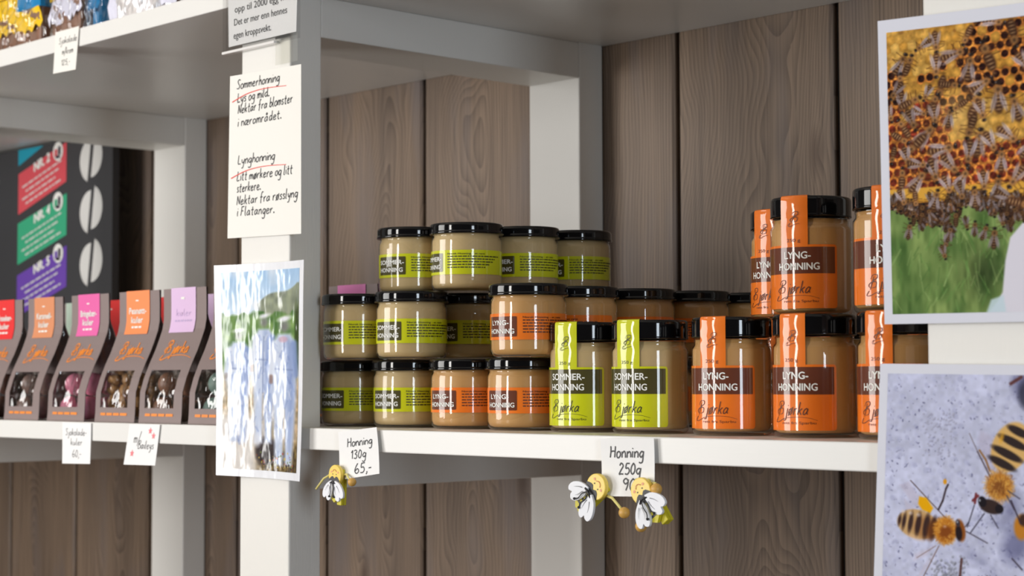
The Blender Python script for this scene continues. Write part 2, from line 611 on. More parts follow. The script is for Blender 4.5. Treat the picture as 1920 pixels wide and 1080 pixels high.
# ------------------------------------------------------------------ the setting
def build_wall():
    gaps = [-4.2 + .2185 * i for i in range(6)] + [-2.9002, -2.6854, -2.4648, -2.2327, -2.0200, -1.8149, -1.5960, -1.3768, -1.1564, -.9370, -.7180, -.4990, -.2800, -.06, .16, .38]
    mb = MB()
    Y = 1.5538
    uvs, cols = [], []
    mb.box((gaps[0], Y + .010, 0), (gaps[-1], Y + .03, 2.6), 1)
    n0 = len(mb.f)
    for i, (a, b) in enumerate(zip(gaps, gaps[1:])):
        g = .0036
        pts = [(a + g, 0), (a + g, .009), (a + g + .002, .0)]
        x0, x1 = a + g, b - g
        bv = .003
        vs = [(x0, Y + .011, 0), (x0, Y + bv, 0), (x0 + bv, Y, 0), (x1 - bv, Y, 0), (x1, Y + bv, 0), (x1, Y + .011, 0)]
        top = [(x, y, 2.6) for x, y, _ in vs]
        mb.add(vs + top, [(j, j + 1, j + 7, j + 6) for j in range(5)], 0)
    o = mb.build('wall_back', [WOOD, GAPMAT])
    me = o.data
    uv = me.uv_layers.new(name='grain')
    ca = me.color_attributes.new('plank', 'FLOAT_COLOR', 'CORNER')
    uv = me.uv_layers['grain']
    ca = me.color_attributes['plank']
    r = random.Random(5)
    rn = [(r.random(), r.random(), r.random()) for _ in gaps]
    for p in me.polygons:
        c = p.center.x
        i = max(j for j, a in enumerate(gaps) if a <= c + 1e-6)
        i = min(i, len(gaps) - 2)
        mid = (gaps[i] + gaps[i + 1]) / 2
        for li in p.loop_indices:
            co = me.vertices[me.loops[li].vertex_index].co
            uv.data[li].uv = (co.x - mid, co.z + rn[i][0] * 5 + i * 7.31)
            ca.data[li].color = (*rn[i], 1)
    o['kind'] = 'structure'
    return o


def structure_box(name, a, b, m):
    mb = MB()
    mb.box(a, b)
    o = mb.build(name, m)
    o['kind'] = 'structure'
    return o


build_wall()
structure_box('floor', (-5.0, -3.2, -.05), (3.0, 1.60, 0.0), mottled('oak_floor', sr(112, 80, 54), sr(84, 58, 38), (1.2, 12, 1), 3.0, .4))
structure_box('ceiling', (-5.0, -3.2, 2.62), (3.0, 1.60, 2.67), mat('ceiling_paint', sr(225, 218, 206), .8))

# ------------------------------------------------------------------ shelving unit
FX = [-2.3094, -1.4897, -0.6580]          # right faces of the three ladder frames
PW = .0838
YF, YFB, YRF, YRB = 1.1, 1.1396, 1.5135, 1.5525
Z_SHELF, T_SHELF = 1.3561, .0212
Z_UP, T_UP = 1.7935, .0214

unit = empty('shelving_unit', (0, 0, 0))
tag(unit, 'white painted timber shelving unit of ladder frames and boards against the plank wall', 'shelving')
for fx in FX:
    for ya, yb in ((YF, YFB), (YRF, YRB)):
        mb = MB()
        mb.box((fx - PW, ya, 0), (fx, yb, 2.35))
        bevel(mb.build('post', PAINT, unit), .0018)
    for zt in (Z_SHELF - T_SHELF, Z_UP):
        mb = MB()
        mb.box((fx - PW + .0006, YFB, zt - .0415), (fx - .0006, YRF, zt))
        bevel(mb.build('beam', PAINT, unit), .0012)


def shelf_board(z0, z1):
    # front outline notched round every post
    xs0, xs1 = -3.35, 0.35
    cl = .0003
    pts = [(xs0, YF - .0006)]
    for fx in FX:
        pts += [(fx - PW - cl, YF - .0006), (fx - PW - cl, YFB + cl), (fx + cl, YFB + cl), (fx + cl, YF - .0006)]
    pts += [(xs1, YF - .0006), (xs1, 1.5532)]
    for fx in reversed(FX):
        pts += [(fx + cl, 1.5532), (fx + cl, YRF - cl), (fx - PW - cl, YRF - cl), (fx - PW - cl, 1.5532)]
    pts += [(xs0, 1.5532)]
    k = len(pts)
    mb = MB()
    vs = [(x, y, z0) for x, y in pts] + [(x, y, z1) for x, y in pts]
    mb.add(vs, [tuple(range(k))[::-1], tuple(range(k, 2 * k))] + [(i, (i + 1) % k, (i + 1) % k + k, i + k) for i in range(k)])
    return bevel(mb.build('shelf', SHELFPAINT, unit), .0010)


shelf_board(Z_SHELF - T_SHELF, Z_SHELF)
shelf_board(Z_UP, Z_UP + T_UP)

# ------------------------------------------------------------------ honey jars


def cyl(R):
    return lambda x, y, d: ((R + d) * math.sin(x / R), -(R + d) * math.cos(x / R), y)


def label_patch(mb, R, a0, a1, z0, z1, d, mi, rc=.002, n=40):
    # curved rectangle with rounded corners between arc lengths a0..a1
    def pos(u, v):
        x = a0 + (a1 - a0) * u
        e = 0.0
        dx = min(x - a0, a1 - x)
        if dx < rc:
            e = rc - math.sqrt(max(rc * rc - (rc - dx) ** 2, 0))
        return cyl(R)(x, z0 + e + (z1 - z0 - 2 * e) * v, d)
    t = [0, .006, .015, .03] + [.05 + .9 * i / (n - 8) for i in range(n - 7)] + [.97, .985, .994, 1]
    nu = len(t) - 1
    mb.grid(lambda u, v: pos(t[int(round(u * nu))], v), nu, 1, mi)


def small_jar(kind):
    root = empty('small_honey_jar', (0, 0, 0))
    R, H = .0346, .066
    mb = MB()
    mb.lathe([(.0, .0012), (.024, .0010), (.0285, 0), (.0315, .0010), (.0338, .0034), (R, .0072), (R, .0490), (.0342, .0514), (.0332, .0530), (.0330, .0545), (.0336, .0552), (.0336, .0562), (.0330, .057), (.0330, .0640)], 64)
    mb.build('glass', GLASS, root)
    mb = MB()
    mb.lathe([(0, .0026), (.028, .0026), (.0318, .0040), (.0334, .0075), (.0335, .048), (.0330, .0505), (.0318, .0530), (.0316, .0570), (0, .0572)], 48)
    mb.build('honey', HONEY_S if kind == 's' else HONEY_L, root)
    mb = MB()
    RL = .0366
    mb.lathe([(.0334, .0558), (.0352, .0552), (.0364, .0556), (RL, .0564), (.0364, .0574), (.0361, .0580), (.0361, .0586), (.0361, .0600), (.0361, .0628), (.0360, .0638), (.0357, .0648), (.0352, .0654), (.0346, .0658), (.0330, .0660), (.0322, .0655), (.0, .0653)], 64)
    for i in range(4):      # the twist lugs
        a = i * math.pi / 2 + .5
        mb.ball((.0352 * math.sin(a), -.0352 * math.cos(a), .0560), .0009, 0, 8, 6, (1.4, 1.4, .9))
    mb.build('lid', LID, root)
    mb = MB()
    base, box, ink = (LIME, OLIVE, OLIVE_INK) if kind == 's' else (ORANGE, BROWN, BROWN_INK)
    dg = R * math.pi / 180
    pl = cyl(R)
    label_patch(mb, R, -66 * dg, 132 * dg, .0155, .0390, .0002, 0)
    label_patch(mb, R, -56 * dg, 0, .0182, .0362, .0004, 1, .001)
    if kind == 's':
        text(mb, 'SOMMER-', -53 * dg, .0286, pl, .0006, 2, w=50 * dg, h=.0044, bold=.028)
        text(mb, 'HONNING', -53 * dg, .0210, pl, .0006, 2, w=48 * dg, h=.0044, bold=.028)
    else:
        text(mb, 'LYNG-', -48 * dg, .0286, pl, .0006, 2, w=35 * dg, h=.0044, bold=.028)
        text(mb, 'HONNING', -52 * dg, .0210, pl, .0006, 2, w=48 * dg, h=.0044, bold=.028)
    text(mb, 'Norsk Honning - et rent', 9 * dg, .0346, pl, .0005, 3, w=62 * dg, h=.0017, bold=.02)
    for i in range(5):
        wordbars(mb, 9 * dg, (.0322 - i * .00265), (92 - (i * 37 % 30)) * dg, .0011, pl, .0005, 3, i + 3)
    mb.build('label', [base, box, WHITE_INK, ink], root)
    return root


LOGO_B = [[(.05, .1), (-.25, .45), (.1, .9), (.55, .95)], [(.35, 1.75), (.25, .9), (.1, -.2)], [(-.1, 1.35), (.15, 1.95), (.75, 2.0), (.85, 1.5), (.3, 1.1), (.85, .9), (.9, .25), (.35, .05)]]


def logo(mb, x, y, w, xh, place, d, mi, pen, full=True):
    sxb = w * (.20 if full else .9)
    for st in LOGO_B:
        mb.ribbon([(x + px * sxb + .2 * py * xh, y + py * xh) for px, py in smooth_pts(st, 6)], lambda t: pen * (.7 + .6 * math.sin(math.pi * t)), place, d, mi)
    if full:
        hand(mb, 'jørka', x + w * .27, y, w * .68, xh * .95, place, d, mi, pen * 1.5, slant=.25, jit=0)
        sw = [(-.02, -.35), (-.1, -1.0), (.02, -1.05), (.25, -.55), (.6, -.35), (.95, -.45), (1.22, -.85)]
        mb.ribbon([(x + px * w, y + py * xh) for px, py in smooth_pts(sw, 8)], lambda t: pen * (1.3 - .9 * t), place, d, mi)
    else:
        sw = [(-.15, -.1), (-.45, -.55), (-.2, -.8), (.4, -.45), (1.2, -.25)]
        mb.ribbon([(x + px * w, y + py * xh) for px, py in smooth_pts(sw, 8)], lambda t: pen * (1.3 - .7 * t), place, d, mi)


def large_jar(kind):
    root = empty('large_honey_jar', (0, 0, 0))
    R, H = .033, .0963
    mb = MB()
    mb.lathe([(0, .0016), (.026, .0012), (.029, 0), (.0312, .0008), (.0326, .0028), (R, .0052), (R, .0700), (.0328, .0714), (.0318, .0726), (.0308, .0738), (.0306, .0765), (.0312, .0775), (.0312, .0788), (.0304, .0796), (.0304, .094)], 64)
    mb.build('glass', GLASS, root)
    mb = MB()
    mb.lathe([(0, .0034), (.028, .0034), (.0306, .0048), (.0318, .0075), (.0320, .069), (.0316, .0708), (.0300, .0732), (.0296, .0780), (0, .0782)], 48)
    mb.build('honey', HONEY_S if kind == 's' else HONEY_L, root)
    mb = MB()
    mb.lathe([(.0308, .0800), (.0322, .0797), (.0330, .0801), (.0331, .0810), (.0329, .0816), (.0329, .0824), (.0329, .0930), (.0328, .0940), (.0325, .0950), (.0320, .0957), (.0312, .0962), (.0290, .0963), (.0284, .0959), (0, .0958)], 64)
    mb.build('lid', LID, root)
    base, box, ink = (LIME, OLIVE, OLIVE_INK) if kind == 's' else (ORANGE, BROWN, BROWN_INK)
    dg = R * math.pi / 180
    pl = cyl(R)
    mb = MB()
    label_patch(mb, R, -62.5 * dg, 62.5 * dg, .0056, .0567, .0002, 0, .0025)
    label_patch(mb, R, -62.4 * dg, 59 * dg, .0335, .0548, .0004, 1, .0002)
    if kind == 's':
        text(mb, 'SOMMER-', -27 * dg, .0456, pl, .0006, 2, w=59 * dg, h=.0058, bold=.028)
        text(mb, 'HONNING', -28 * dg, .0366, pl, .0006, 2, w=59 * dg, h=.0058, bold=.028)
    else:
        text(mb, 'LYNG-', 5 * dg, .0456, pl, .0006, 2, w=38 * dg, h=.0058, bold=.028, center=True)
        text(mb, 'HONNING', 6 * dg, .0366, pl, .0006, 2, w=60 * dg, h=.0058, bold=.028, center=True)
    logo(mb, -25 * dg, .0178, 50 * dg, .0052, pl, .0005, 3, .00050)
    text(mb, 'rett fra Sparbu', -16 * dg, .0105, pl, .0005, 3, w=50 * dg, h=.0021, bold=0)
    mb.build('label', [base, box, WHITE_INK, ink], root)
    # seal strip: up the glass, straight across the neck, up the lid and over its edge
    prof = [(R + .0003, .0550), (R + .0003, .0690), (.0335, .0760), (.0334, .0800), (.0335, .0870), (.0334, .0945), (.0329, .0961), (.0316, .0968), (.0296, .0969), (.0220, .0966)]
    sp = []
    for i, p in enumerate(prof[:-1]):
        q = prof[i + 1]
        for j in range(3):
            t = j / 3
            sp.append((p[0] + (q[0] - p[0]) * t, p[1] + (q[1] - p[1]) * t))
    sp.append(prof[-1])
    hw = 20.5 * dg
    mb = MB()
    ns = len(sp) - 1

    def strip(u, v):
        r, z = sp[int(round(v * ns))]
        x = -hw + 2 * hw * u
        rr = r + .00025 * math.sin(9 * v * math.pi + 2.2 * u) * math.sin(math.pi * u) * (1 if v < .6 else .3)
        return (rr * math.sin(x / R) if v < .92 else math.sin(x / R) * R * (r / R) ** .2, -rr * math.cos(x / R), z)
    mb.grid(strip, 12, ns, 0)
    pl2 = cyl(.0334)
    logo(mb, -3 * dg, .0748, 10 * dg, .0042, pl2, .0006, 1, .00045, False)
    text(mb, '250 g', 0, .0590, pl, .0007, 1, w=20 * dg, h=.0028, bold=0, center=True)
    mb.build('seal_strip', [base, ink], root)
    return root


SMALL = {'s': small_jar('s'), 'l': small_jar('l')}
LARGE = {'s': large_jar('s'), 'l': large_jar('l')}
used = set()


def put(bank, kind, x, y, z, turn, label, group):
    o = bank[kind] if (id(bank), kind) not in used else copy_tree(bank[kind])
    used.add((id(bank), kind))
    o.location = (x, y, z)
    o.rotation_euler = (0, 0, math.atan2(-y, -x) + math.pi / 2 + math.radians(turn))
    tag(o, label, 'honey jar', group)


ZS = Z_SHELF + .0003
H1, H2 = .0661, .0964
GS, GB = 'small honey jars stacked in the middle bay', 'large honey jars with seal strips'
for k, x, y, lv, t, lab in (
    ('s', -1.4880, 1.1825, 0, -19, 'small lime-label honey jar on the shelf, leftmost of the bottom row beside the post'),
    ('s', -1.4041, 1.1825, 0, -12, 'small lime-label honey jar in the bottom row, second from the white post'),
    ('l', -1.3167, 1.1825, 0, -17, 'small orange-label honey jar in the bottom row, left of its orange twin'),
    ('l', -1.2374, 1.1825, 0, -11, 'small orange-label honey jar in the bottom row, directly left of the large lime jars'),
    ('s', -1.4574, 1.1614, 1, -24, 'small lime-label honey jar in the middle layer, leftmost against the grey post side'),
    ('s', -1.3782, 1.1653, 1, -16.5, 'small lime-label honey jar in the middle layer, brightly lit second from the post'),
    ('s', -1.3760, 1.2388, 1, -19, 'small shaded lime-label honey jar set back between lime jar and orange jar, middle layer'),
    ('l', -1.2049, 1.1569, 1, -17, 'small orange-label honey jar in the middle layer, frontmost with its name readable'),
    ('l', -1.2110, 1.2305, 1, -75, 'small orange-label honey jar behind the first large lime jar, name turned away'),
    ('l', -1.2050, 1.3040, 1, -60, 'small dark shaded orange-label honey jar behind the second large lime jar'),
    ('l', -1.1990, 1.3775, 1, -50, 'small very dark honey jar behind the first large orange jar, only its lid band lit'),
    ('l', -1.1890, 1.4515, 1, -50, 'small black-lidded honey jar deepest in the row, nearest the plank wall'),
    ('s', -1.4165, 1.1995, 2, -12, 'small lime-label honey jar on the top layer, leftmost of the four'),
    ('s', -1.3425, 1.2055, 2, -41, 'small lime-label honey jar on the top layer, tallest looking and nearest of the four'),
    ('s', -1.3385, 1.2790, 2, -15, 'small lime-label honey jar on the top layer, third from the left'),
    ('s', -1.3370, 1.3532, 2, -21, 'small lime-label honey jar on the top layer, rightmost in front of the rear post'),
):
    put(SMALL, k, x, y, ZS + lv * H1, t, lab, GS)
for x, y, lv in ((-1.450, 1.2580, 0), (-1.374, 1.2640, 0), (-1.2090, 1.2505, 0), (-1.2030, 1.3260, 0), (-1.1990, 1.4010, 0), (-1.1890, 1.4760, 0), (-1.297, 1.3120, 0), (-1.362, 1.3900, 0), (-1.300, 1.2950, 1), (-1.362, 1.3870, 1)):
    put(SMALL, 'l' if x > -1.3 else 's', x, y, ZS + lv * H1, -60, 'small honey jar of the hidden rows that carry the visible stack', 'hidden small honey jars carrying the stack')

for k, x, y, lv, t, lab in (
    ('s', -1.1514, 1.1770, 0, -35, 'large lime-label honey jar beside the small jars, left one of the two'),
    ('s', -1.0748, 1.1770, 0, -36, 'large lime-label honey jar above the 250 g price card, right one of the two'),
    ('l', -0.9837, 1.1770, 0, -29, 'large orange-label honey jar right of the lime jars on the shelf, carrying none'),
    ('l', -0.8987, 1.1770, 0, -33, 'large orange-label honey jar on the shelf under the front stacked jar'),
    ('l', -0.8173, 1.1770, 0, -31, 'large orange-label honey jar on the shelf partly behind the bee photographs'),
    ('l', -1.0104, 1.2873, 1, -40, 'large orange-label honey jar on the upper layer, leftmost and set back'),
    ('l', -0.9264, 1.2102, 1, -25, 'large orange-label honey jar on the upper layer, in the middle and fully visible'),
    ('l', -0.8335, 1.1957, 1, -12, 'large orange-label honey jar on the upper layer, cut off by the comb photograph'),
):
    put(LARGE, k, x, y, ZS + lv * H2, t, lab, GB)
for x, y in ((-1.0130, 1.2860), (-.9420, 1.2640), (-.8400, 1.2640)):
    put(LARGE, 'l', x, y, ZS, -30, 'large honey jar of the hidden row that carries the upper layer', 'hidden large honey jars carrying the upper layer')

# ------------------------------------------------------------------ chocolate bags
BH, BW = .150, .085
PROF = [(0, 0), (.001, .010), (.002, .034), (.007, .050), (.014, .066), (.021, .080), (.026, .092), (.0305, .104), (.0325, .115), (.0325, .132), (.0320, .150)]


def bag_y(z):
    for (y0, z0), (y1, z1) in zip(PROF, PROF[1:]):
        if z <= z1:
            t = (z - z0) / (z1 - z0)
            return y0 + (y1 - y0) * t
    return PROF[-1][0]


def star(cx, cy, r, n=5):
    return [(cx + (r if i % 2 == 0 else r * .45) * math.sin(math.pi * i / n), cy + (r if i % 2 == 0 else r * .45) * math.cos(math.pi * i / n)) for i in range(2 * n)]


def chocolate_bag(label_mat, title, choc_mat, ink_mat, shape='ball', scribble=False):
    root = empty('chocolate_bag', (0, 0, 0))
    pl = lambda x, y, d: (x, bag_y(y) - d, y)
    wu0, wu1, wz0, wz1 = -.032, .026, .0165, .0585
    # paper sleeve front with a window, top fold and back
    mb = MB()
    zs = sorted(set([z for _, z in PROF] + [wz0, wz1] + [i * .0075 for i in range(21)]))
    xs = [-BW / 2, wu0, wu1, BW / 2]
    th = .0007
    for z0, z1 in zip(zs, zs[1:]):
        for i in range(3):
            if i == 1 and z0 >= wz0 - 1e-6 and z1 <= wz1 + 1e-6:
                continue
            for d, rev in ((0, False), (-th, True)):
                vs = [pl(xs[i], z0, d), pl(xs[i + 1], z0, d), pl(xs[i + 1], z1, d), pl(xs[i], z1, d)]
                mb.add(vs, [(3, 2, 1, 0) if rev else (0, 1, 2, 3)], 0, True)
    YB = .066
    back = lambda z: YB - (YB - .0345) * min(z / .118, 1.0) ** 1.6
    for z0, z1 in zip(zs, zs[1:]):
        mb.add([(-BW / 2, back(z0), z0), (BW / 2, back(z0), z0), (BW / 2, back(z1), z1), (-BW / 2, back(z1), z1)], [(3, 2, 1, 0)], 0, True)
    mb.add([(-BW / 2, bag_y(BH), BH), (BW / 2, bag_y(BH), BH), (BW / 2, back(BH), BH), (-BW / 2, back(BH), BH)], [(0, 1, 2, 3)], 0)
    logo(mb, -.020, .0775, .046, .0068, pl, .0005, 1, .0014)
    wordbars(mb, -.030, .0075, .056, .0030, pl, .0005, 1, 5)
    mb.build('paper_sleeve', [SLEEVE, ORANGE_INK], root)
    # coloured label
    mb = MB()
    mb.grid(lambda u, v: pl(-.0265 + .049 * u + .0006 * v, .1005 + .050 * v, .0008), 1, 10, 0)
    if not scribble:
        mb.poly([(-.006, .1385), (0, .1385), (0, .1400), (-.006, .1400)], pl, .0011, 1)
        if title:
            a, b = title
            text(mb, a, -.002, .1240, pl, .0011, 1, w=.036, h=.0075, bold=.03, center=True)
            text(mb, b, -.003, .1135, pl, .0011, 1, w=.024, h=.0075, bold=.03, center=True)
            wordbars(mb, -.013, .1075, .022, .0022, pl, .0011, 1, 3)
    else:
        mb.poly([(-.006, .1375), (.001, .1375), (.001, .1400), (-.006, .1400)], pl, .0011, 1)
        hand(mb, 'kuler', -.016, .119, .030, .0040, pl, .0011, 2, .0006, jit=.02)
        wordbars(mb, -.018, .1125, .034, .0022, pl, .0011, 2, 4)
    mb.build('coloured_label', [label_mat, WHITE_INK, mat('faint_lilac_ink', sr(196, 172, 214), .5)], root)
    # clear bag: gusseted sides and a front pane behind the window
    mb = MB()
    for sx in (-1, 1):
        x = sx * (BW / 2 - .003)
        z = 0
        def side(u, v, x=x, sx=sx):
            z = .002 + (BH - .004) * v
            f, b = bag_y(z) + .001, back(z) - .001
            inset = -.0022 * sx * math.sin(math.pi * u) * (0.4 + 1.6 * v)
            return (x + inset + .0008 * sx * math.sin(37 * v + 11 * u), f + (b - f) * u, z)
        mb.grid(side, 8, 26, 0)
    mb.grid(lambda u, v: (wu0 + (wu1 - wu0) * u, bag_y(wz0 + (wz1 - wz0) * v) + .0016 + .0020 * math.sin(10 * u + 4 * v) + .0008 * math.sin(17 * u - 9 * v), wz0 + (wz1 - wz0) * v), 12, 12, 0)
    mb.build('clear_bag', CELLO, root)
    # sweets
    rs = random.Random(len(title[0]) if title else 4)
    if shape == 'ball':
        spots = [(sx * .0190 + ox, y, z) for z, y in ((.0150, .019), (.0150, .047), (.0430, .026), (.0430, .050)) for sx, ox in ((-1, 0), (1, 0))]
        for x, y, z in spots:
            b = MB()
            b.ball((0, 0, 0), .0138, 0, 18, 12)
            o = b.build('chocolate_ball', choc_mat, root)
            o.location = (x * .98, y, z)
    else:
        for q in range(26):
            b = MB()
            b.ball((0, 0, 0), .0075, 0, 10, 7, (1.2, .8, 1.0), .16)
            o = b.build('nut_cluster', choc_mat, root)
            z = .0115 + (q // 6) * .0120
            o.location = (-.030 + (q % 6) * .0118 + rs.uniform(-.002, .002), .012 + bag_y(z) + (q % 2) * .014 + rs.uniform(0, .006), z)
            o.rotation_euler = (rs.uniform(0, 3), rs.uniform(0, 3), 0)
    return root


C_DARK = mottled('dark_chocolate', sr(104, 70, 58), sr(74, 46, 38), (1, 1, 1), 60, .35)
C_PINK = mottled('raspberry_chocolate', sr(224, 140, 166), sr(196, 108, 134), (1, 1, 1), 90, .5)
C_NUT = mottled('nut_chocolate', sr(196, 150, 96), sr(110, 70, 40), (1, 1, 1), 160, .45)
C_CARA = mottled('caramel_chocolate', sr(150, 122, 112), sr(104, 84, 80), (1, 1, 1), 60, .35)
C_MILK = mottled('milk_chocolate', sr(150, 110, 88), sr(112, 76, 58), (1, 1, 1), 60, .4)
C_GREEN = mottled('liquorice_sugared', sr(136, 164, 154), sr(84, 106, 100), (1, 1, 1), 160, .5)
L_RED = mat('red_paper', sr(232, 52, 52), .4)
L_CARA = mat('caramel_paper', sr(222, 146, 104), .4)
L_PINK = mat('hot_pink_paper', sr(240, 112, 178), .3, coat=.4)
L_ORNG = mat('orange_paper', sr(252, 146, 88), .4)
L_LIL = mat('lilac_paper', sr(226, 194, 232), .4)
L_MAG = mat('magenta_paper', sr(220, 118, 184), .4)
L_GREEN = mat('pale_green_paper', sr(186, 206, 190), .4)
BG = 'front row of chocolate bags'
BAGS = [
    (-2.154, 1.1125, L_RED, ('Tranebær-', 'kuler'), C_DARK, 'ball', False, 'chocolate bag with a red label, leftmost and cut off by the picture edge'),
    (-2.054, 1.1125, L_CARA, ('Karamell-', 'kuler'), C_CARA, 'ball', False, 'chocolate bag with a caramel-brown label'),
    (-1.948, 1.1125, L_PINK, ('Bringebær-', 'kuler'), C_PINK, 'ball', False, 'chocolate bag with a hot pink label and pink balls in its window'),
    (-1.839, 1.1125, L_ORNG, ('Peanøtt-', 'kuler'), C_NUT, 'nut', False, 'chocolate bag with an orange label and nut clusters in its window'),
    (-1.745, 1.1125, L_LIL, None, C_MILK, 'ball', True, 'chocolate bag with a pale lilac label and brown balls in its window'),
    (-1.646, 1.1125, L_MAG, ('Lakris-', 'kuler'), C_GREEN, 'ball', False, 'chocolate bag with a magenta label and grey-green balls, half behind the beekeeper photograph'),
]
for x, y, lm, ti, cm, sh, sc, lab in BAGS:
    o = chocolate_bag(lm, ti, cm, None, sh, sc)
    o.location = (x, y, ZS)
    tag(o, lab, 'chocolate bag', BG)
BACKB = [(-2.165, L_GREEN, C_DARK, 'chocolate bag of the second row with a pale green label beside the pink one'),
         (-2.075, L_RED, C_DARK, 'chocolate bag of the second row with a red label left of the orange-label bag'),
         (-1.975, L_RED, C_DARK, 'chocolate bag of the second row with a red label between orange and lilac labels'),
         (-1.865, L_LIL, C_DARK, 'chocolate bag of the second row with a lilac label left of the magenta one'),
         (-1.580, L_MAG, C_DARK, 'chocolate bag behind the small jars with only its magenta label edge showing')]
for x, lm, cm, lab in BACKB:
    o = chocolate_bag(lm, None, cm, None, 'ball', False)
    o.location = (x, 1.2200, ZS)
    tag(o, lab, 'chocolate bag', 'second row of chocolate bags')

# ------------------------------------------------------------------ chocolate bars in cellophane on the upper shelf
FOIL = mat('silver_foil', (.90, .88, .90), .30, .55, bump=((1, 1, .5), 45, 1.0, .012))
CELLO_SHEEN = mat('lavender_cellophane_sheen', sr(222, 222, 240), .4, bump=((1, 1, .4), 60, 1.0, .006))  # pale inner sheet, added to paint in the whitish sheen of crinkled cellophane


Y_PAP = mat('yellow_paper', sr(244, 200, 16), .35)
B_PAP = mat('blue_paper', sr(20, 128, 186), .35)
OL_PAP = mat('olive_gold_paper', sr(170, 140, 24), .35)


def gift_pack(x0, x1, band_mat, slab_mat, lab, foil=False, side=None):
    z0 = Z_UP + T_UP + .0003
    root = empty('cellophane_pack', ((x0 + x1) / 2, 1.125, z0))
    w = (x1 - x0) / 2
    mb = MB()
    mb.box((-w + .010, .014, .002), (w - .010, .040, .150))
    bevel(mb.build('chocolate_slab', slab_mat, root), .004)
    mb = MB()
    nz = 14
    jag = [random.uniform(-.006, .006) for _ in range(nz + 1)]
    lo = lambda u: (.030 if not foil else .012) + jag[int(round(u * nz))] * (.6 if foil else 1)
    xx = lambda u: -w + .008 + (2 * w - .016) * u
    mb.grid(lambda u, v: (xx(u), .0125 - .003 * math.sin(9 * u + 5 * v), lo(u) + (.056 - lo(u)) * v), nz, 3, 0)
    mb.box((-w + .008, .0120, .056), (0, .0425, .076), 1)
    mb.box((0, .0119, .056), (w - .008, .0426, .076), 2)
    mb.grid(lambda u, v: (xx(u), .0115 - .003 * math.sin(7 * u - 4 * v), .076 + .074 * v), nz, 3, 0)
    mb.build('paper_band', [CELLO_SHEEN if not side else side, band_mat, B_PAP if not foil else L_LIL], root)
    rs = np.random.default_rng(int(abs(x0) * 1000))
    ph = rs.uniform(0, 6.28, 8)

    def skin(u, v, front):
        x = -w + 2 * w * u
        z = .0005 + .18 * v
        bulge = math.sin(math.pi * min(max(u, 0), 1)) ** .45
        cr = .0022 * math.sin(38 * u + ph[0] + 9 * v) + .0018 * math.sin(61 * u - 23 * v + ph[1]) + .0015 * math.sin(19 * u + 41 * v + ph[2])
        y = .030 + (-1 if front else 1) * (.026 * bulge * (1 - .35 * v)) + cr * bulge
        return (x, y, z)
    mb = MB()
    mb.grid(lambda u, v: skin(u, v, True), 60, 40, 0)
    mb.grid(lambda u, v: skin(1 - u, v, False), 60, 40, 0)
    mb.build('clear_wrap', FOIL if foil else CELLO, root)
    tag(root, lab, 'wrapped chocolate', 'wrapped chocolates on the upper shelf')
    return root


gift_pack(-2.185, -2.052, Y_PAP, C_MILK, 'cellophane-wrapped chocolate with yellow paper at the left end of the upper shelf', side=Y_PAP)
gift_pack(-2.045, -1.957, OL_PAP, C_MILK, 'cellophane-wrapped chocolate with blue and olive paper bands above the upper price tag')
mbb = gift_pack(-1.950, -1.915, B_PAP, B_PAP, 'narrow deep blue chocolate pack between two cellophane packs on the upper shelf', side=B_PAP)
gift_pack(-1.905, -1.745, L_LIL, C_DARK, 'crumpled silver foil chocolate pack on the upper shelf left of the printed card', foil=True)

# ------------------------------------------------------------------ poster board with coffee beans
YB0 = 1.500


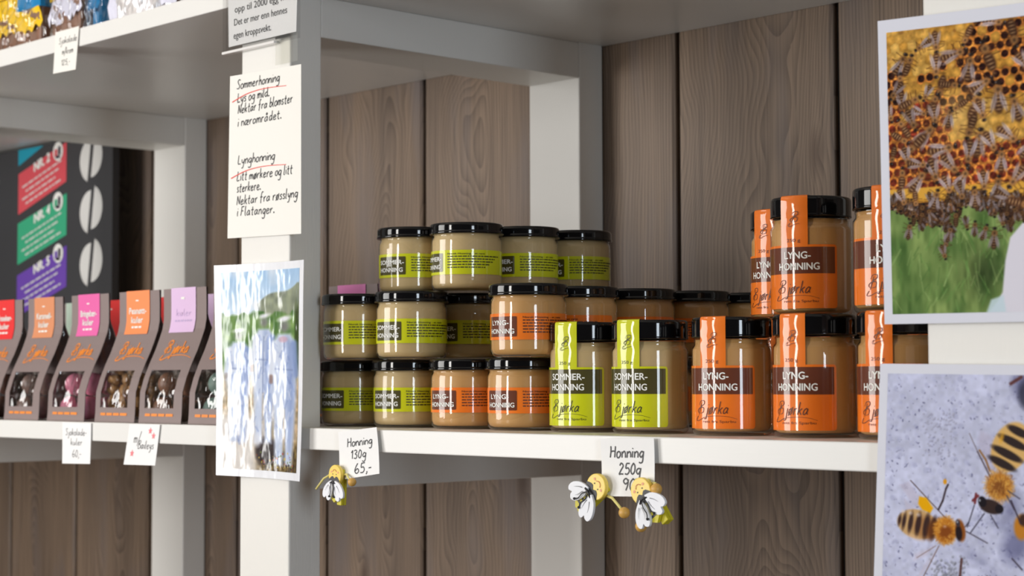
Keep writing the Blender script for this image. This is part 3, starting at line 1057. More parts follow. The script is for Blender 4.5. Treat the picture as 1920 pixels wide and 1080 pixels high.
def board():
    f = YB0 / 1.535
    root = empty('poster_board', (0, YB0, ZS))
    P = lambda x, z: (x * f, 1.4 + (z - 1.4) * f - ZS)
    pl = lambda x, y, d: (x, -d, y)
    mb = MB()
    mb.box((-3.12, 0, .0005), (-2.489, .012, 1.789 - ZS), 0)
    cols = [sr(30, 160, 186), sr(222, 84, 94), sr(62, 176, 132), sr(112, 74, 178)]
    mats = [mat('charcoal_board', sr(64, 64, 67), .45), mat('bean_white', sr(226, 225, 222), .45), WHITE_INK] + [mat('board_colour', c, .45) for c in cols] + [mat('board_dark_ink', sr(50, 40, 60), .5)]
    para = [[(-2.85, 1.7727), (-2.7391, 1.8083), (-2.78, 1.8120), (-2.85, 1.8120)],
            [(-2.849, 1.687), (-2.690, 1.7313), (-2.690, 1.7964), (-2.849, 1.7563)],
            [(-2.850, 1.6017), (-2.688, 1.6436), (-2.688, 1.712), (-2.850, 1.6716)],
            [(-2.851, 1.513), (-2.687, 1.5589), (-2.687, 1.6261), (-2.851, 1.5836)]]
    top = 1.4 + (1.789 - 1.4) / f
    para[0] = [(-2.85, 1.7727), (-2.80, 1.789), (-2.80, 1.789), (-2.85, top - .001)]
    para[0] = [(-2.85, 1.7700), (-2.765, top - .0005), (-2.85, top - .0005)]
    for i, pp in enumerate(para):
        mb.poly([P(x, z) for x, z in pp], pl, .0004, 3 + i)
    for i, (t, x, z, s) in enumerate((('NR. 2', -2.795, 1.7560, .27), ('NR. 4', -2.793, 1.6690, .27), ('NR. 5', -2.793, 1.5840, .27))):
        a, b = P(x, z)
        text(mb, t, a, b, pl, .0008, 2, w=.050, h=.0155, bold=.06, skew=s)
        for q in range(4):
            zz = z - .014 - q * .0105
            n = 10
            x0, x1 = -2.835 + .012 * (q % 2), -2.705 - .01 * (q % 3)
            r = random.Random(i * 7 + q)
            p = x0
            while p < x1:
                l = min(r.uniform(.006, .02), x1 - p)
                zb = zz + (p + 2.795) * .27
                mb.poly([P(p, zb), P(p + l, zb + l * .27), P(p + l, zb + l * .27 + .0028), P(p, zb + .0028)], pl, .0008, 1)
                p += l + .003
    for i, (x, z) in enumerate(((-2.7161, 1.783), (-2.7150, 1.700), (-2.7130, 1.6143))):
        c = [P(x + .016 * math.cos(a), z + .0158 * math.sin(a)) for a in [2 * math.pi * k / 28 for k in range(28)]]
        mb.poly(c, pl, .0012, 2)
        for (dx, dz, hw, hh, mi) in ((-.006, -.002, .0045, .006, 3 + (i + 1) % 4), (.005, .001, .004, .007, 7), (0, -.009, .007, .0025, 7)):
            mb.poly([P(x + dx - hw, z + dz - hh), P(x + dx + hw, z + dz - hh), P(x + dx + hw, z + dz + hh), P(x + dx - hw, z + dz + hh)], pl, .0016, mi)
    for x, z in ((-2.6125, 1.763), (-2.6112, 1.6794), (-2.6100, 1.5943)):
        for sgn in (-1, 1):
            pts = []
            for k in range(25):
                a = -math.pi / 2 + math.pi * k / 24
                pts.append((math.cos(a) * sgn, math.sin(a)))
            out = []
            for ux, uz in pts:
                ex, ez = x + .0345 * ux, z + .0355 * uz - .004 * sgn * -1
                if abs(ux) < 1e-6:
                    pass
                split = x + .0012 * sgn + (ez - z) * .22
                ex = max(ex, split + .0012) if sgn > 0 else min(ex, split - .0012)
                ez = min(ez, top - .0006)
                out.append(P(ex, ez))
            if sgn < 0:
                out = out[::-1]
            mb.poly(out, pl, .0004, 1)
    # the white marks of a second column at the left edge
    for z, h in ((1.742, .008), (1.69, .006), (1.672, .005), (1.655, .009), (1.61, .012), (1.575, .007), (1.55, .012)):
        a = P(-2.935, z)
        mb.poly([(a[0], a[1]), (a[0] + .016, a[1] + .003), (a[0] + .016, a[1] + h + .003), (a[0], a[1] + h)], pl, .0004, 1)
    mb.build('printed_board', mats, root)
    tag(root, 'charcoal poster board with coloured numbered banners and white coffee beans behind the chocolate bags', 'poster')


board()

# ------------------------------------------------------------------ cards, tags and their writing


def quad_card(name, tl, tr, br, bl, y, mats, writer, label, cat, group=None, curl=0.0, lean=0.0, th=.0004, child=None):
    root = empty(name, (bl[0], y, bl[1])) if child is None else child
    W = math.hypot(tr[0] - tl[0], tr[1] - tl[1])
    H = math.hypot(tl[0] - bl[0], tl[1] - bl[1])
    ox, oz = (bl[0], bl[1]) if child is None else (root.location.x, root.location.z)
    oy = 0 if child is None else y - root.location.y

    def pl(x, yy, d):
        u, v = x / W, yy / H
        px = (bl[0] * (1 - u) + br[0] * u) * (1 - v) + (tl[0] * (1 - u) + tr[0] * u) * v
        pz = (bl[1] * (1 - u) + br[1] * u) * (1 - v) + (tl[1] * (1 - u) + tr[1] * u) * v
        py = -curl * (2 * u - 1) ** 2 - lean * (1 - v) ** 2
        return (px - ox, oy + py - d, pz - oz)
    mb = MB()
    mb.sheet(lambda u, v: pl(u * W, v * H, 0), 10, 10, th)
    writer(mb, pl, W, H)
    o = mb.build('paper' if child is None else 'printed_card', mats, root)
    if child is None:
        tag(root, label, cat, group)
    return root


D = .0003


def w_big(mb, pl, W, H):
    L = lambda s, u0, u1, v, sk=0.0, xh=.0050: hand(mb, s, u0 * W, (1 - v) * H, (u1 - u0) * W, xh, pl, D, 1, .00105, skew=sk, slant=.15)
    L('Sommerhonning', .10, .70, .088, .02)
    L('Lys og mild.', .11, .56, .170, .03)
    L('Nektar fra blomster', .12, .88, .240, .04)
    L('i nærområdet.', .12, .73, .318, .03)
    L('Lynghonning', .13, .64, .552, .02)
    L('Litt mørkere og litt', .12, .88, .652, .02)
    L('sterkere.', .12, .45, .722, .02)
    L('Nektar fra røsslyng', .12, .95, .800, .03)
    L('i Flatanger.', .13, .64, .868, .01)
    for v in (.135, .605):
        pts = smooth_pts([(.04 * W, (1 - v - .028) * H), (.25 * W, (1 - v + .010) * H), (.5 * W, (1 - v + .026) * H), (.8 * W, (1 - v + .022) * H)], 6)
        mb.ribbon(pts, lambda t: .0011 * (1.1 - .5 * t), pl, D, 2)


quad_card('notice_card', (-1.5893, 1.7194), (-1.4667, 1.7165), (-1.466, 1.5475), (-1.5927, 1.5503), 1.0970, [CARD, INK, REDINK], w_big,
          'handwritten cream card about summer and heather honey with red underlining on the white post', 'notice card', curl=.0004)

# printed card in an acrylic holder
hold = empty('sign_holder', (-1.5963, 1.0960, 1.7395))
tag(hold, 'clear acrylic holder with printed white card at the top of the white post', 'sign holder')


def w_print(mb, pl, W, H):
    for s, u0, u1, z in (('opp til 2000 egg hver', .10, .95, .0345), ('Det er mer enn hennes', .09, .865, .0210), ('egen kroppsvekt.', .08, .64, .0072)):
        text(mb, s, u0 * W, z, pl, D, 1, w=min((u1 - u0) * W, .90 * W), h=.0075, cap=.73, bold=0)


quad_card('x', (-1.5930, 1.842), (-1.4700, 1.842), (-1.4735, 1.7500), (-1.5905, 1.7500), 1.0955, [PAPER, INK], w_print, '', '', child=hold)
mb = MB()
hx, hz = -1.5963, 1.7395
mb.box((-.002, -.0030, .0065), (.1262, -.0022, .104))
mb.box((-.002, .0010, .004), (.1262, .0022, .104))
bevel(mb.build('acrylic_sleeve', ACRYL, hold), .0003)
mb = MB()
mb.box((-.0022, -.0040, .0030), (.0900, .0026, .0058))
bevel(mb.build('acrylic_lip', mat('acrylic_edge_shine', sr(236, 234, 232), .15), hold), .0006)  # opaque white paints in the shine of the clear acrylic edge
mb = MB()
mb.box((.0880, -.0005, -.0190), (.1250, -.0001, .0100))
tp = mb.build('tape', thin_glass('tape', (.93, .93, .91), .25, 1.4), hold)
tp['label'] = 'clear sticky tape'


def w_lines(lines, stars=()):
    def f(mb, pl, W, H):
        for s, u0, u1, v, xh, pen in lines:
            hand(mb, s, u0 * W, (1 - v) * H, (u1 - u0) * W, xh, pl, D, 1, pen, slant=.1, jit=.04)
        for u, v, r in stars:
            mb.poly(star(u * W, (1 - v) * H, r), pl, D, 2)
    return f


TG = 'handwritten price tags on the shelf edges'
quad_card('price_tag', (-1.9278, 1.3555), (-1.8633, 1.3552), (-1.8637, 1.3089), (-1.9257, 1.3076), 1.0975, [PAPER, INK],
          w_lines([('Sjokolade-', .12, .85, .31, .0040, .0006), ('kuler', .30, .70, .55, .0040, .0006), ('60,-', .36, .68, .84, .0046, .0006)]),
          'handwritten chocolate ball price tag reading 60 under the pink-label bag', 'price tag', TG, lean=.0008)
quad_card('price_tag', (-1.7815, 1.3556), (-1.72, 1.3556), (-1.7279, 1.3112), (-1.792, 1.3104), 1.0975, [PAPER, INK, mat('pink_sticker', sr(248, 130, 138), .4)],
          w_lines([('m/', .22, .42, .46, .0060, .0007), ('Baileys', .38, .88, .60, .0048, .0007)], ((.72, .16, .0042), (.84, .28, .0042), (.22, .72, .0044))),
          'tilted white tag with three pink stars on the lower shelf edge', 'price tag', TG, lean=.0008)
quad_card('price_tag', (-1.9523, 1.8168), (-1.8982, 1.8168), (-1.9035, 1.7664), (-1.9552, 1.7678), 1.0975, [CARD, INK],
          w_lines([('Sjokolade', .18, .95, .32, .0038, .0006), ('m/krem', .35, .82, .58, .0038, .0006), ('125,-', .34, .72, .84, .0036, .0006)]),
          'handwritten price tag reading 125 on the upper shelf edge below the wrapped chocolates', 'price tag', TG, lean=.0008)
quad_card('price_tag', (-1.4049, 1.3530), (-1.3467, 1.3586), (-1.3388, 1.3156), (-1.3990, 1.3075), 1.0955, [PAPER, INK],
          w_lines([('Honning', .22, .85, .34, .0044, .0010), ('130g', .30, .68, .60, .0044, .0010), ('65,-', .38, .80, .92, .0052, .0011)]),
          'handwritten honey price tag reading 130g and 65 below the small jars', 'price tag', TG, lean=.003)
quad_card('price_tag', (-1.0560, 1.3535), (-.9969, 1.3552), (-.9945, 1.3089), (-1.0521, 1.3069), 1.0955, [PAPER, INK],
          w_lines([('Honning', .17, .80, .33, .0050, .0012), ('250g', .33, .74, .62, .0050, .0012), ('90,-', .40, .80, .90, .0054, .0012)]),
          'handwritten honey price tag reading 250g and 90 below the large lime jars', 'price tag', TG, lean=.003)

# ------------------------------------------------------------------ wooden bee clips
YEL = mat('yellow_wood_paint', sr(246, 214, 92), .45, coat=.2)
YEL2 = mat('lemon_wood_paint', sr(214, 202, 40), .45)
WING = mat('white_wing_paint', sr(238, 240, 246), .45)
BLK = mat('black_bee_paint', sr(40, 38, 42), .45)
BEAD = mat('natural_bead', sr(216, 168, 84), .45)
CORD = mat('pale_yellow_cord', sr(226, 214, 132), .6)
PINKP = mat('pink_cheek', sr(240, 168, 130), .5)


def bee_clip(loc, ang, arms, label, sc=1.0):
    root = empty('bee_clip', loc)
    root.rotation_euler = (0, ang, 0)
    root.scale = (sc, sc, sc)
    pl = lambda x, y, d: (x, -d, y)
    mb = MB()        # head disc, axis along Y
    c = [(.0100 * math.cos(a) if 1 else 0, .0102 * math.sin(a)) for a in [2 * math.pi * k / 40 for k in range(40)]]
    mb.prism(c, -.0065, -.0025)
    bevel(mb.build('head', YEL, root), .0007)
    mb = MB()        # face: dark cap towards the wings, eyes, cheeks and smile
    cap = [(.0098 * math.cos(a), .0100 * math.sin(a)) for a in [math.radians(d) for d in range(208, 333, 6)]]
    cap = cap + [(.0050, -.0018), (.0026, -.0012), (0, -.0034), (-.0026, -.0012), (-.0050, -.0018)]
    mb.poly(cap, pl, .0067, 0)
    for sx in (-1, 1):
        mb.poly([(sx * .0028 + .00055 * math.cos(a), .0008 + .00055 * math.sin(a)) for a in [2 * math.pi * k / 12 for k in range(12)]], pl, .0068, 0)
        mb.poly([(sx * .0052 + .0012 * math.cos(a), .0030 + .0010 * math.sin(a)) for a in [2 * math.pi * k / 14 for k in range(14)]], pl, .0067, 1)
    mb.ribbon(smooth_pts([(-.0030, .0034), (-.0016, .0050), (.0, .0055), (.0016, .0050), (.0030, .0034)], 5), .0005, pl, .0069, 2)
    mb.build('face', [BLK, PINKP, mat('red_smile', sr(190, 84, 40), .5)], root)
    mb = MB()        # pair of splayed wings, each with a lobed end
    for sx in (-1, 1):
        axis = math.radians(26) * sx
        ca, sa = math.cos(axis), math.sin(axis)
        out = smooth_pts([(0, -.0060), (.0050, -.0105), (.0076, -.0170), (.0078, -.0225), (.0056, -.0262), (.0022, -.0258), (.0006, -.0240), (-.0014, -.0270), (-.0046, -.0262), (-.0066, -.0215), (-.0058, -.0150), (-.0030, -.0095), (0, -.0060)], 4)[:-1]
        out = [(x * ca - z * sa + .0006 * sx, x * sa + z * ca) for x, z in out]
        mb.prism(out[::-1], -.0085 - .0003 * sx, -.0062 - .0003 * sx)
        for x0 in (-.0028, .0028):
            st = smooth_pts([(x0 * .5, -.0120), (x0, -.0160), (x0 * 1.2, -.0205)], 5)
            mb.ribbon([(x * ca - z * sa, x * sa + z * ca) for x, z in st], lambda t: .0005 * (1.2 - t), pl, .0090, 1)
    bevel(mb.build('wings', [WING, BLK], root), .0004)
    mb = MB()        # antennae laid over the wings
    for sx in (-1, 1):
        pts = smooth_pts([(sx * .0012, -.0080), (sx * .0026, -.0125), (sx * .0022, -.0180), (sx * .0040, -.0212)], 6)
        mb.tube([(x, -.0094, z) for x, z in pts], .00045, 6)
        mb.ball((sx * .0040, -.0094, -.0216), .0011, 0, 10, 7)
    mb.tube([(-.0045, -.0080, -.0082), (-.0015, -.0090, -.0070), (.0015, -.0090, -.0070), (.0045, -.0080, -.0082)], .0009, 8)
    mb.build('antennae', BLK, root)
    mb = MB()        # striped body behind the wings
    body = [(-.0045, -.006), (-.0055, -.016), (-.0048, -.024), (0, -.0275), (.0048, -.024), (.0055, -.016), (.0045, -.006)]
    mb.prism(body, -.0060, -.0030, 0)
    for z in (-.0135, -.0180, -.0225):
        mb.box((-.0056, -.0061, z), (.0056, -.0029, z + .0020), 1)
    mb.build('body', [YEL2, BLK], root)
    mb = MB()        # clothes peg at the back
    mb.box((.0005, -.0028, -.030), (.0075, .0008, .006))
    mb.box((.0005, .0012, -.030), (.0075, .0040, .006))
    mb.tube([(.0040, -.0030, -.011), (.0040, .0042, -.011)], .0016, 8)
    bevel(mb.build('peg', YEL2, root), .0006)
    for pts, bead in arms:
        mb = MB()
        p3 = [(x, y, z) for x, y, z in pts]
        mb.tube(p3, .0011, 8)
        a = mb.build('arm', CORD, root)
        if bead:
            mb = MB()
            mb.ball((0, 0, 0), .0043, 0, 18, 12)
            b = mb.build('bead', BEAD, a)
            b.location = p3[-1]
    tag(root, label, 'bee clip', 'wooden bee clips on the honey price tags')


def world_arm(loc, ang, pts, sc=1.0):
    # arm points given in the shelf plane (dx, dz) from the head, turned into the clip's own axes
    ca, sa = math.cos(ang), math.sin(ang)
    return [((dx * ca - dz * sa) / sc, y, (dx * sa + dz * ca) / sc) for dx, y, dz in pts]


A1, P1 = 0.06, (-1.3990, 1.0930, 1.3125)
bee_clip(P1, A1, [(world_arm(P1, A1, [(-.008, -.004, .001), (-.017, -.007, -.004), (-.027, -.009, -.015)]), False),
                  (world_arm(P1, A1, [(.006, -.001, .000), (.014, -.002, .001), (.020, -.005, -.002), (.0275, -.006, -.006)]), True)],
         'wooden bee clip with head upright on the 130g price tag, left of the other bees', .95)
A2, P2 = math.radians(54), (-1.0526, 1.0930, 1.3147)
bee_clip(P2, A2, [(world_arm(P2, A2, [(.004, -.001, -.006), (.013, -.002, -.008), (.020, -.004, -.012), (.029, -.006, -.018)]), True),
                  (world_arm(P2, A2, [(-.004, 0, .006), (-.012, .001, .006), (-.016, .001, -.001)]), False)],
         'wooden bee clip with wings spread to the left on the 250g price tag', 1.08)
A3, P3 = math.radians(-36), (-1.0030, 1.0930, 1.3132)
bee_clip(P3, A3, [(world_arm(P3, A3, [(.005, -.001, .006), (.011, -.002, .006), (.0135, -.004, .002)]), True),
                  (world_arm(P3, A3, [(-.006, -.001, -.008), (-.006, -.002, -.016), (-.002, -.004, -.026)]), True)],
         'wooden bee clip with wings hanging to the right on the 250g price tag', 1.08)

# ------------------------------------------------------------------ printed photographs (what the prints show is their own colour, but for glare-softened heads)


class Canvas:
    def __init__(s, w, h, x0, y0, x1, y1, col):
        # pixel grid w x h standing for the frame x0..x1, y0..y1
        s.w, s.h = w, h
        s.k = np.array([w / (x1 - x0), h / (y1 - y0)])
        s.o = np.array([x0, y0])
        s.X, s.Y = np.meshgrid(x0 + (np.arange(w) + .5) / s.k[0], y0 + (np.arange(h) + .5) / s.k[1])
        s.a = np.zeros((h, w, 3))
        s.a[:] = np.array(col) / 255.0

    def noise(s, sx, sy, seed):
        r = np.random.default_rng(seed)
        gw, gh = int(abs(s.X[0, -1] - s.X[0, 0]) / sx) + 3, int(abs(s.Y[-1, 0] - s.Y[0, 0]) / sy) + 3
        g = r.random((gh, gw))
        fx, fy = (s.X - s.X[0, 0]) / sx, (s.Y - s.Y[0, 0]) / sy
        ix, iy = fx.astype(int), fy.astype(int)
        tx, ty = fx - ix, fy - iy
        tx, ty = tx * tx * (3 - 2 * tx), ty * ty * (3 - 2 * ty)
        return (g[iy, ix] * (1 - tx) + g[iy, ix + 1] * tx) * (1 - ty) + (g[iy + 1, ix] * (1 - tx) + g[iy + 1, ix + 1] * tx) * ty

    def mix(s, col, m):
        m = np.clip(m, 0, 1)[..., None]
        s.a = s.a * (1 - m) + np.array(col) / 255.0 * m

    def win(s, cx, cy, r):
        i0, i1 = int((cx - r - s.o[0]) * s.k[0]) - 1, int((cx + r - s.o[0]) * s.k[0]) + 2
        j0, j1 = int((cy - r - s.o[1]) * s.k[1]) - 1, int((cy + r - s.o[1]) * s.k[1]) + 2
        return slice(max(j0, 0), max(min(j1, s.h), 0)), slice(max(i0, 0), max(min(i1, s.w), 0))

    def put_(s, sl, col, m):
        m = np.clip(m, 0, 1)[..., None]
        s.a[sl] = s.a[sl] * (1 - m) + np.array(col) / 255.0 * m

    def ell(s, cx, cy, a, b, ang, col, al=1.0, soft=1.0):
        sl = s.win(cx, cy, max(a, b) + soft)
        X, Y = s.X[sl] - cx, s.Y[sl] - cy
        if X.size == 0:
            return
        c, q = math.cos(ang), math.sin(ang)
        r = np.sqrt(((X * c + Y * q) / a) ** 2 + ((-X * q + Y * c) / b) ** 2)
        s.put_(sl, col, (1 - r) * min(a, b) / soft * al if al >= 1 else np.clip((1 - r) * min(a, b) / soft, 0, 1) * al)

    def seg(s, x0, y0, x1, y1, w, col, al=1.0, soft=.8):
        L = math.hypot(x1 - x0, y1 - y0) or 1e-6
        sl = s.win((x0 + x1) / 2, (y0 + y1) / 2, L / 2 + w + soft)
        X, Y = s.X[sl], s.Y[sl]
        if X.size == 0:
            return
        t = np.clip(((X - x0) * (x1 - x0) + (Y - y0) * (y1 - y0)) / L ** 2, 0, 1)
        d = np.hypot(X - x0 - t * (x1 - x0), Y - y0 - t * (y1 - y0))
        s.put_(sl, col, np.clip((w / 2 - d) / soft + .5, 0, 1) * al)

    def poly(s, pts, col, al=1.0, soft=1.5):
        # convex-free even-odd fill with a soft edge
        ins = np.zeros(s.X.shape, bool)
        dmin = np.full(s.X.shape, 1e9)
        n = len(pts)
        for i in range(n):
            (xa, ya), (xb, yb) = pts[i], pts[(i + 1) % n]
            cond = (ya > s.Y) != (yb > s.Y)
            xi = xa + (s.Y - ya) * (xb - xa) / ((yb - ya) or 1e-9)
            ins ^= cond & (s.X < xi)
            L2 = (xb - xa) ** 2 + (yb - ya) ** 2 or 1e-9
            t = np.clip(((s.X - xa) * (xb - xa) + (s.Y - ya) * (yb - ya)) / L2, 0, 1)
            dmin = np.minimum(dmin, np.hypot(s.X - xa - t * (xb - xa), s.Y - ya - t * (yb - ya)))
        m = np.clip(np.where(ins, dmin, -dmin) / soft + .5, 0, 1)
        s.mix(col, m * al)

    def bee(s, x, y, L, ang, r, dark=1.0, big=1.4):
        L *= big
        # ang: direction of the head; frame is squeezed sideways a little
        c, q = math.cos(ang), math.sin(ang)
        P = lambda f, g: (x + (f * c - g * q) * L, y + (f * q + g * c) * L)
        K = lambda col: tuple(v * dark for v in col)
        for g in (-.17, .17):
            for f in (.22, .05, -.08):
                x0, y0 = P(f, g * .5)
                x1, y1 = P(f + r.uniform(-.12, .12), g * 2.0)
                s.seg(x0, y0, x1, y1, L * .03, K((92, 54, 30)), .7)
        s.ell(*P(-.1, 0), L * .46, L * .22, ang, K((104, 62, 34)), .45, L * .12)
        s.ell(*P(-.25, 0), L * .33, L * .165, ang, K((84, 52, 34)), 1.0, L * .06)
        for f in (-.08, -.19, -.30, -.41):
            s.ell(*P(f, 0), L * .032, L * (.15 - abs(f + .2) * .15), ang, K((206, 160, 108)), .85, L * .03)
        s.ell(*P(.14, 0), L * .18, L * .16, ang, K((164, 112, 62)), 1.0, L * .08)
        for _ in range(9):
            s.ell(*P(.14 + r.uniform(-.12, .12), r.uniform(-.11, .11)), L * .035, L * .02, r.uniform(0, 3), K(r.choice([(214, 164, 104), (110, 74, 46), (190, 134, 80)])), .7, L * .03)
        s.ell(*P(.15, 0), L * .08, L * .07, ang, K((84, 60, 42)), .9, L * .05)
        s.ell(*P(.35, 0), L * .09, L * .125, ang, K((46, 34, 30)), 1.0, L * .05)
        s.ell(*P(.36, -.05), L * .03, L * .03, ang, K((190, 186, 190)), .7, L * .03)
        w = r.random()
        if w < .75:
            for g in (-1, 1):
                s.ell(*P(-.20, g * .13), L * .34, L * .095, ang - g * .28, K(r.choice([(204, 190, 200), (190, 172, 176), (214, 204, 220)])), .7, L * .05)
                for _ in range(3):
                    s.ell(*P(r.uniform(-.4, -.05), g * r.uniform(.06, .2)), L * .06, L * .02, ang + r.uniform(-1, 1), K(r.choice([(236, 226, 234), (140, 116, 110)])), .55, L * .03)
                s.seg(*P(.05, g * .07), *P(-.48, g * .22), L * .025, K((120, 100, 92)), .6)
                s.seg(*P(0, g * .09), *P(-.42, g * .10), L * .018, K((130, 110, 104)), .5)


def photo_comb():
    x0, y0, x1, y1 = 1664, 26, 1962, 598
    c = Canvas(300, 560, x0, y0, x1, y1, (214, 150, 40))
    r = random.Random(3)
    # honeycomb cells (narrowed sideways)
    pw, ph = 17.0, 21.0
    best = np.full(c.X.shape, 1e9)
    sec = np.full(c.X.shape, 1e9)
    cidx = np.zeros(c.X.shape + (2,))
    for j in range(-1, 24):
        for i in range(-1, 18):
            hx, hy = x0 + i * pw + (j % 2) * pw / 2, y0 + j * ph * .86 + i * -1.6
            d = np.hypot((c.X - hx) * 1.1, c.Y - hy)
            nb = d < best
            sec = np.where(nb, best, np.minimum(sec, d))
            best = np.where(nb, d, best)
            cidx[nb] = (hx, hy)
    HX, HY = cidx[..., 0], cidx[..., 1]
    hsh = np.abs(np.sin(HX * 12.9 + HY * 78.2) * 43758.5) % 1
    edge = np.clip((sec - best) / 4.5, 0, 1)
    cap = np.stack([214 + 26 * hsh, 150 + 36 * hsh, 50 + 34 * hsh], -1) / 255
    lowred = (HY - 180 + (1800 - HX) * .10 > 60 * np.sin(HX * .02)) & (HY > 175)
    upright = (HX > 1776 + 46 * np.sin(HY * .035)) & (HY < 180)
    left = (HX < 1690) & (HY > 110)
    yellow2 = (HX > 1790) & (HY > 140) & (HY < 262)
    is_open = (lowred & ~yellow2) | (upright & (hsh > .25)) | left
    opencol = np.where((HY < 180)[..., None], np.array([44, 20, 18]), np.array([112, 38, 24]))
    opencol = opencol * (.75 + .5 * hsh[..., None]) / 255
    wall = np.array([206, 122, 44]) / 255
    om = np.clip((edge - .25) * 2.4, 0, 1)[..., None]
    om = np.clip((8.7 - best) / 2.2, 0, 1)[..., None]
    lump = (.80 + .24 * np.clip(1 - best / 11, 0, 1))[..., None]
    n, nf = c.noise(14, 14, 1), c.noise(4, 4, 9)
    c.a = np.where(is_open[..., None], (wall * (.8 + .5 * nf[..., None])) * (1 - om) + opencol * (.7 + .6 * nf[..., None]) * om, cap * lump)
    c.a *= (.78 + .30 * n + .18 * nf)[..., None]
    for q in range(260):
        c.ell(r.uniform(1660, 1965), r.uniform(26, 350), r.uniform(3, 9), r.uniform(2, 5), r.uniform(0, 3), r.choice([(150, 92, 44), (226, 176, 92), (120, 66, 34), (204, 140, 60)]), .4, 3)
    c.mix((250, 206, 120), np.exp(-(((c.X - 1800) / 34) ** 2 + ((c.Y - 205) / 46) ** 2)) * .55)
    # bottom bar of the frame
    bar = np.clip((c.Y - 345) / 3, 0, 1) * np.clip((378 - c.Y) / 3, 0, 1)
    c.mix((232, 170, 54), bar)
    c.mix((196, 126, 30), bar * np.clip((c.Y - 368) / 8, 0, 1) * .7)
    # meadow
    top = 398 + 22 * np.sin(c.X * .04 + 1) + 9 * np.sin(c.X * .19)
    c.mix((66, 42, 32), np.clip((c.Y - 376) / 3, 0, 1))
    gm = np.clip((c.Y - top) / 5, 0, 1)
    g1, g2 = c.noise(26, 44, 2), c.noise(7, 20, 4)
    green = np.stack([62 + 58 * g1 + 34 * g2, 98 + 50 * g1 + 34 * g2, 42 + 34 * g1 + 24 * g2], -1) / 255
    dk = np.exp(-(((c.X - 1845) / 42) ** 2 + ((c.Y - 520) / 46) ** 2))[..., None]
    green = green * (1 - .38 * dk)
    c.a = c.a * (1 - gm[..., None]) + green * gm[..., None]
    for q in range(150):
        bx, by = r.uniform(x0, x1), r.uniform(440, 600)
        l, a = r.uniform(14, 46), r.uniform(-2.2, -.9)
        col = r.choice([(128, 176, 88), (92, 146, 66), (168, 198, 120), (62, 106, 46)])
        c.seg(bx, by, bx + l * math.cos(a), by + l * math.sin(a), r.uniform(1.5, 4), col, .35, 2.5)
    # white sleeve of the beekeeper
    c.poly([(1925, 424), (1990, 400), (1990, 610), (1846, 610), (1872, 578), (1882, 560), (1888, 500), (1898, 455)], (222, 222, 238), 1, 4)
    c.poly([(1930, 450), (1950, 470), (1936, 560), (1926, 590)], (196, 194, 214), .6, 14)
    c.poly([(1846, 612), (1860, 574), (1884, 566), (1890, 612)], (196, 222, 236), .9, 5)
    # bees
    hang = []
    mass = np.clip((398 + 22 * np.sin(c.X * .04 + 1) + 9 * np.sin(c.X * .19) - c.Y) / 4, 0, 1) * np.clip((c.Y - 376) / 3, 0, 1)
    c.mix((66, 42, 32), mass)
    for q in range(120):
        x = r.uniform(1660, 1970)
        h = 404 + 26 * math.sin(x * .04 + 1) + (34 if abs(x - 1778) < 22 else 0)
        y = r.uniform(372, h)
        hang.append((x, y, r.uniform(26, 34), r.choice([-1.57, 1.57]) + r.uniform(-.6, .6), r.uniform(.6, .85)))
    for b in [(1775, 458, 34, 1.8, .8), (1770, 480, 32, 1.3, .85), (1782, 440, 34, -1.3, .8), (1831, 432, 32, -1.5, .75), (1815, 424, 30, 1.4, .7), (1868, 452, 44, -1.5, .8), (1850, 440, 34, -1.2, .8), (1702, 430, 36, -1.4, .8)]:
        hang.append(b)
    for b in hang:
        c.bee(*b[:4], r, b[4], 1.08)
    for q in range(90):
        x = r.uniform(1660, 1965)
        c.ell(x, r.uniform(380, 410 + 20 * math.sin(x * .04 + 1)), r.uniform(2, 6), r.uniform(1.5, 3), r.uniform(0, 3), r.choice([(196, 120, 62), (150, 92, 50), (60, 36, 28), (214, 190, 170)]), .7, 2)
